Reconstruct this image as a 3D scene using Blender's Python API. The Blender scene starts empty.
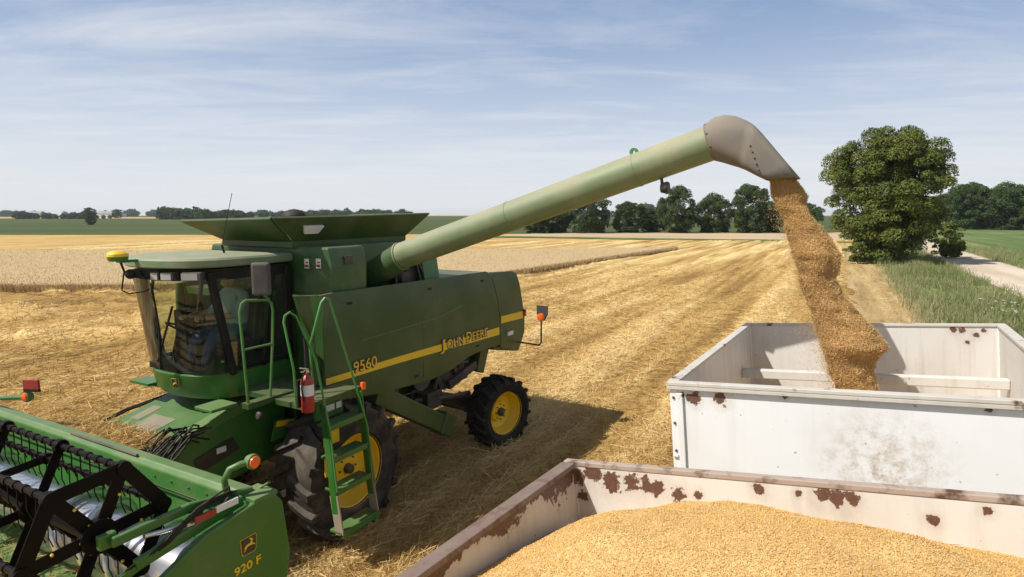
import bpy, bmesh, math, random
import numpy as np
from mathutils import Matrix, Vector, noise as mnoise

R_ = math.radians
scene = bpy.context.scene
COL = scene.collection

# ------------------------------------------------------------------ camera
cam_d = bpy.data.cameras.new("camera")
cam_d.sensor_width = 36.0
cam_d.lens = 606.0 / 1024.0 * 36.0
cam_d.clip_start = 0.05
cam_d.clip_end = 8000
cam = bpy.data.objects.new("camera", cam_d)
COL.objects.link(cam)
cam.location = (0, 0, 4.4)
cam.rotation_euler = (R_(90 - 7.009), 0, 0)
scene.camera = cam

# ------------------------------------------------------------------ world, sun, exposure
SUN = Vector((-0.765, -0.25, 1.0)).normalized()      # towards the sun
sun_el = math.asin(SUN.z)
sun_az = math.atan2(SUN.x, SUN.y)
world = bpy.data.worlds.new("World")
scene.world = world
world.use_nodes = True
wn = world.node_tree
wn.nodes.clear()
def N(t, typ, **kw):
    n = t.nodes.new(typ)
    for k, v in kw.items():
        setattr(n, k, v)
    return n
def ramp(t, stops, fac=None):
    n = N(t, 'ShaderNodeValToRGB')
    while len(n.color_ramp.elements) < len(stops):
        n.color_ramp.elements.new(0.5)
    for e, (p, c) in zip(n.color_ramp.elements, stops):
        e.position = p
        e.color = (c[0], c[1], c[2], 1) if not isinstance(c, (int, float)) else (c, c, c, 1)
    if fac is not None:
        t.links.new(fac, n.inputs[0])
    return n
def math_n(t, op, a, b=None, clamp=False):
    n = N(t, 'ShaderNodeMath', operation=op, use_clamp=clamp)
    for i, v in enumerate((a, b)):
        if v is None:
            continue
        if isinstance(v, (int, float)):
            n.inputs[i].default_value = v
        else:
            t.links.new(v, n.inputs[i])
    return n.outputs[0]
def mixc(t, fac, a, b, mode='MIX'):
    n = N(t, 'ShaderNodeMix', data_type='RGBA', blend_type=mode)
    for sock, v in ((n.inputs[0], fac), (n.inputs[6], a), (n.inputs[7], b)):
        if isinstance(v, (int, float)):
            sock.default_value = v
        elif isinstance(v, (tuple, list)):
            sock.default_value = (v[0], v[1], v[2], 1)
        else:
            t.links.new(v, sock)
    return n.outputs[2]

sky = N(wn, 'ShaderNodeTexSky', sky_type='NISHITA')
sky.sun_disc = False
sky.sun_elevation = sun_el
sky.sun_rotation = sun_az
sky.altitude = 200
sky.air_density = 1.0
sky.dust_density = 1.6
sky.ozone_density = 1.4
tc = N(wn, 'ShaderNodeTexCoord')
sep = N(wn, 'ShaderNodeSeparateXYZ')
wn.links.new(tc.outputs['Generated'], sep.inputs[0])
# cirrus sheet: intersect the view ray with a flat layer high above the field
zc = math_n(wn, 'MAXIMUM', sep.outputs[2], 0.0)
zc = math_n(wn, 'ADD', zc, 0.055)
px_ = math_n(wn, 'DIVIDE', sep.outputs[0], zc)
py_ = math_n(wn, 'DIVIDE', sep.outputs[1], zc)
comb = N(wn, 'ShaderNodeCombineXYZ')
wn.links.new(px_, comb.inputs[0]); wn.links.new(py_, comb.inputs[1])
def wnoise(scale, detail, sx, sy, rot, off, dist=0.0, rough=0.55):
    mp = N(wn, 'ShaderNodeMapping')
    mp.inputs['Scale'].default_value = (sx, sy, 1)
    mp.inputs['Rotation'].default_value = (0, 0, rot)
    mp.inputs['Location'].default_value = off
    wn.links.new(comb.outputs[0], mp.inputs[0])
    n = N(wn, 'ShaderNodeTexNoise')
    n.inputs['Scale'].default_value = scale
    n.inputs['Detail'].default_value = detail
    n.inputs['Roughness'].default_value = rough
    n.inputs['Distortion'].default_value = dist
    wn.links.new(mp.outputs[0], n.inputs[0])
    return n.outputs[0]
big = wnoise(0.30, 3, 0.45, 1.0, 0.1, (3.6, 0.75, 0), 0.2)
fine = wnoise(1.15, 12, 0.5, 1.3, 0.16, (7.3, 2.2, 0), 0.55, 0.63)
cl = math_n(wn, 'ADD', math_n(wn, 'MULTIPLY', big, 0.65), math_n(wn, 'MULTIPLY', fine, 0.70))
clm = ramp(wn, [(0.57, 0.0), (0.70, 0.5), (0.84, 1.0)], cl).outputs[0]
clm = math_n(wn, 'MULTIPLY', clm, math_n(wn, 'MINIMUM', math_n(wn, 'DIVIDE', 0.17, math_n(wn, 'MAXIMUM', sep.outputs[2], 0.01)), 0.68))
zpos = math_n(wn, 'MAXIMUM', sep.outputs[2], 0.0)
hzf = ramp(wn, [(0.0, 0.95), (0.12, 0.9), (0.32, 0.72), (0.55, 0.25), (1.0, 0.0)], zpos).outputs[0]
hcol = ramp(wn, [(0.0, (0.96, 1.0, 1.0)), (0.07, (0.88, 0.94, 1.0)), (0.16, (0.68, 0.79, 0.96)), (0.30, (0.37, 0.53, 0.82)), (0.6, (0.27, 0.41, 0.72))], zpos).outputs[0]
hcol = mixc(wn, 1.0, hcol, (12.7, 12.7, 12.9), 'MULTIPLY')
skyc = mixc(wn, hzf, sky.outputs[0], hcol)
skyc = mixc(wn, clm, skyc, (12.2, 12.4, 12.9))
bg = N(wn, 'ShaderNodeBackground')
bg.inputs['Strength'].default_value = 0.061
wn.links.new(skyc, bg.inputs[0])
wo = N(wn, 'ShaderNodeOutputWorld')
wn.links.new(bg.outputs[0], wo.inputs[0])

sun_d = bpy.data.lights.new("sun", 'SUN')
sun_d.energy = 5.0
sun_d.angle = R_(0.53)
sun_d.color = (1.0, 0.955, 0.88)
sun = bpy.data.objects.new("sun", sun_d)
COL.objects.link(sun)
sun.rotation_euler = SUN.to_track_quat('Z', 'Y').to_euler()
sun.location = SUN * 60

vs = scene.view_settings
vs.view_transform = 'Standard'
vs.look = 'None'
vs.gamma = 1.0
vs.exposure = 0.14
vs.use_curve_mapping = False
scene.render.engine = 'CYCLES'
scene.cycles.max_bounces = 8
scene.cycles.transparent_max_bounces = 16
try:
    scene.cycles.use_denoising = True
except Exception:
    pass

# ------------------------------------------------------------------ materials
MATS = {}
def new_mat(name):
    m = bpy.data.materials.new(name)
    m.use_nodes = True
    t = m.node_tree
    b = t.nodes['Principled BSDF']
    MATS[name] = m
    return m, t, b
def tnoise(t, scale, detail=4, vec=None, rough=0.55, mapping=None, dist=0.0):
    n = N(t, 'ShaderNodeTexNoise')
    n.inputs['Scale'].default_value = scale
    n.inputs['Detail'].default_value = detail
    n.inputs['Roughness'].default_value = rough
    n.inputs['Distortion'].default_value = dist
    if vec is None:
        c = N(t, 'ShaderNodeTexCoord')
        vec = c.outputs['Object']
    if mapping:
        mp = N(t, 'ShaderNodeMapping')
        mp.inputs['Scale'].default_value = mapping[0]
        if len(mapping) > 1:
            mp.vector_type = 'TEXTURE'
            mp.inputs['Scale'].default_value = tuple(1.0 / q for q in mapping[0])
            mp.inputs['Rotation'].default_value = mapping[1]
        t.links.new(vec, mp.inputs[0])
        vec = mp.outputs[0]
    t.links.new(vec, n.inputs['Vector'])
    return n.outputs['Fac']
def bump(t, b, height, strength, dist):
    n = N(t, 'ShaderNodeBump')
    n.inputs['Strength'].default_value = strength
    n.inputs['Distance'].default_value = dist
    t.links.new(height, n.inputs['Height'])
    t.links.new(n.outputs[0], b.inputs['Normal'])
def paint(name, col, rough=0.4, dust=0.35, dustcol=(0.36, 0.30, 0.20), metal=0.0, spec=0.5, scale=3.0, chips=0.0):
    m, t, b = new_mat(name)
    a = tnoise(t, scale, 6)
    f = ramp(t, [(0.42, 0.0), (0.75, 1.0)], a).outputs[0]
    s = tnoise(t, scale * 9, 5)
    f2 = math_n(t, 'MULTIPLY', f, math_n(t, 'ADD', math_n(t, 'MULTIPLY', s, 0.8), 0.4))
    g = N(t, 'ShaderNodeNewGeometry')
    sp = N(t, 'ShaderNodeSeparateXYZ'); t.links.new(g.outputs['Normal'], sp.inputs[0])
    upf = math_n(t, 'MULTIPLY', math_n(t, 'MAXIMUM', sp.outputs[2], 0.0), 0.9)
    f3 = math_n(t, 'MULTIPLY', math_n(t, 'ADD', math_n(t, 'ADD', f2, upf), 0.12), dust, True)
    c = mixc(t, f3, col, dustcol)
    if chips:
        cn = ramp(t, [(0.66, 0.0), (0.69, 1.0)], tnoise(t, 14, 5)).outputs[0]
        c = mixc(t, math_n(t, 'MULTIPLY', cn, chips), c, (0.12, 0.06, 0.035))
    t.links.new(c, b.inputs['Base Color'])
    rr = math_n(t, 'ADD', math_n(t, 'MULTIPLY', f3, 0.5), rough, True)
    t.links.new(rr, b.inputs['Roughness'])
    b.inputs['Metallic'].default_value = metal
    b.inputs['Specular IOR Level'].default_value = spec
    return m
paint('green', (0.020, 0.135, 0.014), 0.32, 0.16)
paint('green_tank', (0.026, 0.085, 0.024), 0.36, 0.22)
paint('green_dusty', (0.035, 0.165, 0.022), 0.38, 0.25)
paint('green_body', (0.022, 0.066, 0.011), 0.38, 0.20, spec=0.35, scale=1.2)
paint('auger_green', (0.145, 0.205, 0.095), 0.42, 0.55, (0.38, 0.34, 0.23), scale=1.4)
paint('yellow', (0.82, 0.54, 0.012), 0.38, 0.1, chips=0.15)
paint('roof', (0.13, 0.19, 0.09), 0.5, 0.4, (0.42, 0.38, 0.28))
paint('black', (0.008, 0.008, 0.008), 0.6, 0.08, spec=0.25)
paint('reel_black', (0.007, 0.005, 0.005), 0.4, 0.05, (0.10, 0.065, 0.045), spec=0.1)
paint('grey_plastic', (0.05, 0.045, 0.045), 0.6, 0.2)
paint('boot', (0.155, 0.138, 0.118), 0.6, 0.6, (0.29, 0.24, 0.18), scale=2.6)
paint('steel', (0.72, 0.72, 0.73), 0.25, 0.12, metal=0.9)
paint('dark_metal', (0.025, 0.023, 0.022), 0.5, 0.3)
paint('rail_green', (0.045, 0.23, 0.04), 0.35, 0.2)
paint('step_worn', (0.27, 0.23, 0.17), 0.6, 0.3)
paint('worn_paint', (0.13, 0.125, 0.08), 0.6, 0.3)
paint('rubber', (0.009, 0.009, 0.009), 0.75, 0.18, (0.17, 0.14, 0.10), spec=0.3, scale=5)
paint('rubber_front', (0.018, 0.017, 0.016), 0.8, 0.5, (0.20, 0.165, 0.125), spec=0.3, scale=5)
paint('white_plain', (0.75, 0.74, 0.70), 0.5, 0.2)
paint('red', (0.33, 0.015, 0.012), 0.35, 0.2)
paint('orange', (0.85, 0.13, 0.01), 0.25, 0.05)
paint('decal_black', (0.014, 0.014, 0.012), 0.4, 0.2)
paint('seat_fabric', (0.05, 0.05, 0.045), 0.8, 0.2)
paint('shirt', (0.42, 0.50, 0.53), 0.85, 0.0)
paint('jeans', (0.055, 0.10, 0.20), 0.9, 0.0)
paint('skin', (0.50, 0.29, 0.20), 0.55, 0.0)
paint('boots', (0.09, 0.055, 0.03), 0.7, 0.2)
paint('cap', (0.46, 0.50, 0.30), 0.85, 0.0)
paint('hair', (0.10, 0.07, 0.05), 0.8, 0.0)
paint('concrete_white', (0.75, 0.75, 0.72), 0.8, 0.1)
paint('barn_roof', (0.25, 0.26, 0.28), 0.6, 0.1)
m, t, b = new_mat('lamp_lens')
b.inputs['Base Color'].default_value = (0.36, 0.35, 0.33, 1); b.inputs['Roughness'].default_value = 0.15
m, t, b = new_mat('glass')
b.inputs['Base Color'].default_value = (0.30, 0.36, 0.29, 1)
b.inputs['Roughness'].default_value = 0.03
b.inputs['IOR'].default_value = 1.45
t.nodes.remove(b)
gt = N(t, 'ShaderNodeBsdfTransparent'); gt.inputs[0].default_value = (0.74, 0.80, 0.70, 1)
gg = N(t, 'ShaderNodeBsdfGlossy'); gg.inputs['Roughness'].default_value = 0.03; gg.inputs[0].default_value = (1, 1, 1, 1)
fr = N(t, 'ShaderNodeFresnel'); fr.inputs[0].default_value = 1.45
gdust = N(t, 'ShaderNodeBsdfDiffuse'); gdust.inputs[0].default_value = (0.36, 0.33, 0.26, 1)
mx = N(t, 'ShaderNodeMixShader'); mx2 = N(t, 'ShaderNodeMixShader')
dn = ramp(t, [(0.35, 0.01), (0.8, 0.09)], tnoise(t, 2.2, 6)).outputs[0]
t.links.new(fr.outputs[0], mx.inputs[0]); t.links.new(gt.outputs[0], mx.inputs[1]); t.links.new(gg.outputs[0], mx.inputs[2])
t.links.new(dn, mx2.inputs[0]); t.links.new(mx.outputs[0], mx2.inputs[1]); t.links.new(gdust.outputs[0], mx2.inputs[2])
t.links.new(mx2.outputs[0], t.nodes['Material Output'].inputs[0])

def wagon_paint(name, base, rust_lo, rust_hi, stain=0.5, scale=1.7, smudge=False, spots=(), edge=None):
    m, t, b = new_mat(name)
    oi = N(t, 'ShaderNodeObjectInfo')
    c = N(t, 'ShaderNodeTexCoord')
    va = N(t, 'ShaderNodeVectorMath', operation='ADD')
    t.links.new(c.outputs['Object'], va.inputs[0]); t.links.new(oi.outputs['Random'], va.inputs[1])
    v = va.outputs[0]
    n1 = tnoise(t, scale, 8, v, 0.62)
    rust = ramp(t, [(rust_lo, 0.0), (rust_hi, 1.0)], n1).outputs[0]
    st = ramp(t, [(0.45, 0.0), (0.8, 1.0)], tnoise(t, 1.1, 6, v)).outputs[0]
    dr = ramp(t, [(0.5, 0.0), (0.72, 1.0)], tnoise(t, 3.0, 6, v, 0.6, ((3, 3, 0.25),))).outputs[0]
    col = mixc(t, math_n(t, 'MULTIPLY', st, stain), base, (0.50, 0.44, 0.35))
    col = mixc(t, math_n(t, 'MULTIPLY', dr, stain * 0.5), col, (0.40, 0.35, 0.28))
    if smudge:
        gd = N(t, 'ShaderNodeVectorMath', operation='DISTANCE')
        gd.inputs[1].default_value = (1.48, 0.0, 2.50)
        t.links.new(c.outputs['Object'], gd.inputs[0])
        k = ramp(t, [(0.05, 1.0), (0.50, 0.0)], gd.outputs['Value']).outputs[0]
        kk = math_n(t, 'MULTIPLY', k, math_n(t, 'MULTIPLY', ramp(t, [(0.44, 0.0), (0.62, 0.9)], tnoise(t, 11, 8, v, 0.75)).outputs[0], ramp(t, [(0.3, 0.35), (0.6, 1.0)], tnoise(t, 45, 4, v, 0.6)).outputs[0]))
        col = mixc(t, kk, col, (0.36, 0.235, 0.115))
    rc = mixc(t, tnoise(t, 22, 5, v), (0.035, 0.018, 0.012), (0.17, 0.075, 0.04))
    col = mixc(t, rust, col, rc)
    if spots or edge:
        fmin = None
        for (sx, sy, sz, sr) in spots:
            dn_ = N(t, 'ShaderNodeVectorMath', operation='DISTANCE'); dn_.inputs[1].default_value = (sx, sy, sz)
            t.links.new(c.outputs['Object'], dn_.inputs[0])
            q = math_n(t, 'DIVIDE', dn_.outputs['Value'], sr)
            fmin = q if fmin is None else math_n(t, 'MINIMUM', fmin, q)
        if edge:
            sz_ = N(t, 'ShaderNodeSeparateXYZ'); t.links.new(c.outputs['Object'], sz_.inputs[0])
            ln = ramp(t, [(0.38, 0.012), (0.55, 0.05), (0.72, 0.16)], tnoise(t, 2.6, 3, c.outputs['Object'], 0.5, ((1, 1, 0.02),))).outputs[0]
            q = math_n(t, 'DIVIDE', math_n(t, 'SUBTRACT', edge, sz_.outputs[2]), ln)
            fmin = q if fmin is None else math_n(t, 'MINIMUM', fmin, q)
        wob = math_n(t, 'ADD', math_n(t, 'MULTIPLY', math_n(t, 'SUBTRACT', tnoise(t, 13, 7, c.outputs['Object'], 0.68), 0.5), 3.4), math_n(t, 'MULTIPLY', math_n(t, 'SUBTRACT', tnoise(t, 60, 4, c.outputs['Object'], 0.6), 0.5), 1.4))
        ff = math_n(t, 'ADD', fmin, wob)
        halo = ramp(t, [(0.0, 1.0), (1.0, 0.0)], math_n(t, 'DIVIDE', ff, 2.6)).outputs[0]
        col = mixc(t, math_n(t, 'MULTIPLY', halo, 0.40), col, (0.40, 0.25, 0.15))
        rs_ = ramp(t, [(0.86, 1.0), (1.0, 0.0)], ff).outputs[0]
        rc2 = mixc(t, tnoise(t, 40, 5, v), (0.06, 0.03, 0.02), (0.20, 0.10, 0.06))
        col = mixc(t, rs_, col, rc2)
    sp_ = ramp(t, [(0.70, 0.0), (0.73, 1.0)], tnoise(t, 16, 3, v, 0.5)).outputs[0]
    col = mixc(t, math_n(t, 'MULTIPLY', sp_, 0.6), col, (0.20, 0.13, 0.09))
    t.links.new(col, b.inputs['Base Color'])
    t.links.new(math_n(t, 'ADD', math_n(t, 'MULTIPLY', rust, 0.4), 0.5), b.inputs['Roughness'])
    bump(t, b, n1, 0.25, 0.01)
    return m
SP2 = [(.20, .012, 2.93, .05), (.155, .012, 2.925, .03), (.395, .012, 2.93, .05), (.10, .012, 2.94, .02), (.86, .012, 2.985, .02), (2.06, .012, 2.975, .02)]
SPF2 = [(2.36, 3.36, 2.93, .035), (2.16, 3.36, 2.985, .03), (2.24, 3.36, 2.985, .03), (2.28, 3.36, 2.85, .02), (2.42, 3.36, 2.98, .025)]
SP1 = [(.16, -.042, 2.995, .06), (.27, -.042, 2.965, .06), (.38, -.042, 2.955, .05), (.46, -.042, 2.965, .05), (.52, -.042, 2.95, .045), (.63, -.042, 2.925, .04), (.645, -.042, 2.86, .035), (.66, -.042, 2.80, .035), (.735, -.042, 2.93, .022), (.745, -.042, 2.865, .018), (.08, -.042, 2.86, .03), (.06, -.042, 2.97, .045), (.30, -.042, 2.73, .025), (.09, -.042, 2.68, .04), (.14, -.042, 2.66, .03), (.555, -.042, 2.83, .009),
       (1.30, -.042, 2.985, .04), (1.36, -.042, 2.975, .04), (1.42, -.042, 2.985, .03), (1.03, -.042, 2.99, .03), (1.20, -.042, 2.985, .018), (1.72, -.042, 2.925, .022), (1.90, -.042, 2.985, .018), (.88, -.042, 2.9, .012), (2.2, -.042, 2.95, .04)]
wagon_paint('wagon_white', (0.78, 0.79, 0.79), 0.86, 0.9, 0.25, smudge=True, spots=SP2)
wagon_paint('wagon_inside', (0.66, 0.64, 0.60), 0.86, 0.9, 0.8, spots=SPF2)
wagon_paint('wagon_rusty', (0.70, 0.675, 0.62), 0.86, 0.9, 0.6, 2.3, spots=SP1)
wagon_paint('wagon_rusty_side', (0.70, 0.675, 0.62), 0.86, 0.9, 0.5, 2.3, edge=3.03)
wagon_paint('wagon_rail', (0.56, 0.53, 0.47), 0.60, 0.68, 0.8, 5.0)
wagon_paint('wagon_rail_rusty', (0.20, 0.135, 0.105), 0.52, 0.70, 0.3, 8.0)
wagon_paint('wagon_lip', (0.40, 0.31, 0.25), 0.5, 0.66, 0.8, 9.0)

def vcol_mat(name, cols, rough=0.9, trans=0.0, nscale=0.6):
    """each leaf, straw or grain carries a random value (face attribute 'rnd') that picks its colour"""
    m, t, b = new_mat(name)
    a = N(t, 'ShaderNodeAttribute'); a.attribute_name = 'rnd'
    k = len(cols)
    n = tnoise(t, nscale, 3)
    f = math_n(t, 'ADD', math_n(t, 'MULTIPLY', a.outputs['Fac'], 0.7), math_n(t, 'MULTIPLY', math_n(t, 'SUBTRACT', n, 0.2), 0.5), True)
    r = ramp(t, [(i / (k - 1), c) for i, c in enumerate(cols)], f)
    t.links.new(r.outputs[0], b.inputs['Base Color'])
    b.inputs['Roughness'].default_value = rough
    b.inputs['Specular IOR Level'].default_value = 0.25
    if trans:
        tr = N(t, 'ShaderNodeBsdfTranslucent')
        t.links.new(r.outputs[0], tr.inputs[0])
        mx = N(t, 'ShaderNodeMixShader'); mx.inputs[0].default_value = trans
        t.links.new(b.outputs[0], mx.inputs[1]); t.links.new(tr.outputs[0], mx.inputs[2])
        t.links.new(mx.outputs[0], t.nodes['Material Output'].inputs[0])
    return m
vcol_mat('straw', [(0.27, 0.165, 0.055), (0.50, 0.32, 0.108), (0.82, 0.63, 0.31)], 0.75, 0.15)
vcol_mat('wheat_ears', [(0.40, 0.285, 0.135), (0.54, 0.40, 0.21), (0.66, 0.52, 0.30)], 0.9, 0.1)
vcol_mat('grain', [(0.46, 0.235, 0.065), (0.79, 0.50, 0.175), (0.92, 0.68, 0.33)], 0.6)
vcol_mat('grain_falling', [(0.42, 0.205, 0.065), (0.82, 0.55, 0.225), (0.95, 0.76, 0.43)], 0.65, 0.2)
vcol_mat('leaf', [(0.038, 0.058, 0.011), (0.115, 0.145, 0.026), (0.27, 0.28, 0.066)], 0.6, 0.25)
vcol_mat('leaf_far', [(0.022, 0.040, 0.012), (0.052, 0.084, 0.022), (0.105, 0.145, 0.04)], 0.8, 0.15)
vcol_mat('grass_blade', [(0.09, 0.13, 0.04), (0.20, 0.24, 0.08), (0.44, 0.385, 0.22)], 0.85, 0.25)
vcol_mat('flower', [(0.7, 0.7, 0.68), (0.8, 0.8, 0.78)], 0.8)
m, t, b = new_mat('bark')
c = mixc(t, tnoise(t, 3, 6, None, 0.6, ((4, 4, 0.6),)), (0.035, 0.028, 0.02), (0.16, 0.12, 0.09))
t.links.new(c, b.inputs['Base Color']); b.inputs['Roughness'].default_value = 0.95

def ground_mat(name, cols, scales, angle=0.0, stretch=0.12, bstr=0.6, fine=9.0):
    m, t, b = new_mat(name)
    c = N(t, 'ShaderNodeTexCoord')
    v = c.outputs['Object']
    n1 = tnoise(t, scales[0], 6, v, 0.6, ((1.0, stretch, 1.0), (0, 0, angle)))
    n2 = tnoise(t, scales[1], 5, v, 0.65)
    n3 = tnoise(t, fine, 6, v, 0.7, ((1.0, 0.5, 1.0), (0, 0, angle)))
    s = math_n(t, 'ADD', math_n(t, 'ADD', math_n(t, 'MULTIPLY', n1, 0.55), math_n(t, 'MULTIPLY', n2, 0.25)), math_n(t, 'MULTIPLY', n3, 0.28))
    if name in ('stubble_near', 'headland'):
        at2 = N(t, 'ShaderNodeAttribute'); at2.attribute_name = 'streak'
        s = math_n(t, 'ADD', math_n(t, 'MULTIPLY', s, 0.55), math_n(t, 'ADD', math_n(t, 'MULTIPLY', at2.outputs['Fac'], 0.28), 0.10))
    k = len(cols)
    r = ramp(t, [(0.40 + 0.28 * i / (k - 1), cc) for i, cc in enumerate(cols)], s)
    t.links.new(r.outputs[0], b.inputs['Base Color'])
    b.inputs['Roughness'].default_value = 0.95
    b.inputs['Specular IOR Level'].default_value = 0.1
    bump(t, b, n3, bstr, 0.05)
    return m
ROW = R_(28.0)                     # the rows, the lane and the road run 28 degrees right of the view axis
ground_mat('stubble', [(0.27, 0.165, 0.055), (0.43, 0.275, 0.092), (0.55, 0.38, 0.145), (0.68, 0.52, 0.245)], (1.1, 0.18), -ROW, 0.05, 1.0, 7)
ground_mat('stubble_near', [(0.27, 0.165, 0.055), (0.43, 0.275, 0.092), (0.55, 0.38, 0.145), (0.68, 0.52, 0.245)], (1.1, 0.18), -ROW, 0.05, 1.0, 7)
ground_mat('headland', [(0.27, 0.165, 0.055), (0.44, 0.28, 0.098), (0.60, 0.42, 0.175)], (0.8, 0.25), R_(90), 0.06, 1.0, 6)
ground_mat('soil', [(0.34, 0.25, 0.12), (0.48, 0.37, 0.19), (0.58, 0.46, 0.26)], (0.5, 0.02), -ROW, 0.1, 0.5, 2)
ground_mat('yellow_field', [(0.50, 0.34, 0.11), (0.62, 0.43, 0.15), (0.70, 0.52, 0.22)], (0.12, 0.03), R_(90), 0.06, 0.4, 1)
ground_mat('tan_field', [(0.38, 0.28, 0.16), (0.48, 0.36, 0.22), (0.55, 0.43, 0.28)], (0.12, 0.03), R_(90), 0.06, 0.4, 1)
ground_mat('green_field', [(0.042, 0.062, 0.018), (0.068, 0.092, 0.028), (0.10, 0.122, 0.042)], (0.06, 0.02), R_(90), 0.05, 0.6, 0.8)
ground_mat('bean_field', [(0.07, 0.11, 0.03), (0.11, 0.16, 0.05), (0.20, 0.23, 0.10)], (0.5, 0.05), -ROW, 0.05, 0.6, 2)
ground_mat('verge', [(0.11, 0.13, 0.045), (0.17, 0.20, 0.075), (0.32, 0.29, 0.14)], (0.5, 0.3), -ROW, 0.25, 1.0, 5)
ground_mat('gravel', [(0.46, 0.37, 0.27), (0.56, 0.46, 0.35), (0.64, 0.55, 0.43)], (0.7, 0.3), -ROW, 0.08, 0.6, 14)
ground_mat('lane', [(0.26, 0.18, 0.08), (0.40, 0.285, 0.13), (0.56, 0.43, 0.225)], (1.6, 0.3), -ROW, 0.06, 0.7, 8)
m, t, b = new_mat('wheat_mass')
n = tnoise(t, 1.2, 6); n2 = tnoise(t, 0.08, 3)
c = mixc(t, math_n(t, 'ADD', math_n(t, 'MULTIPLY', n, 0.6), math_n(t, 'MULTIPLY', n2, 0.4)), (0.41, 0.295, 0.15), (0.58, 0.44, 0.255))
t.links.new(c, b.inputs['Base Color']); b.inputs['Roughness'].default_value = 1.0
b.inputs['Specular IOR Level'].default_value = 0.05
bump(t, b, tnoise(t, 6, 5), 0.8, 0.15)
m, t, b = new_mat('grain_bulk')
vo = N(t, 'ShaderNodeTexVoronoi'); vo.inputs['Scale'].default_value = 210
c_ = N(t, 'ShaderNodeTexCoord'); t.links.new(c_.outputs['Object'], vo.inputs['Vector'])
sp_ = N(t, 'ShaderNodeSeparateColor'); t.links.new(vo.outputs['Color'], sp_.inputs[0])
c = ramp(t, [(0.0, (0.52, 0.29, 0.09)), (0.5, (0.76, 0.50, 0.18)), (1.0, (0.88, 0.65, 0.31))], sp_.outputs[0]).outputs[0]
t.links.new(c, b.inputs['Base Color']); b.inputs['Roughness'].default_value = 0.65
bump(t, b, vo.outputs['Distance'], 0.9, 0.006)
m, t, b = new_mat('stream_core')
c = mixc(t, tnoise(t, 60, 5), (0.36, 0.185, 0.06), (0.80, 0.50, 0.20))
t.links.new(c, b.inputs['Base Color']); b.inputs['Roughness'].default_value = 0.8
bump(t, b, tnoise(t, 90, 3), 1.0, 0.02)

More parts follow.
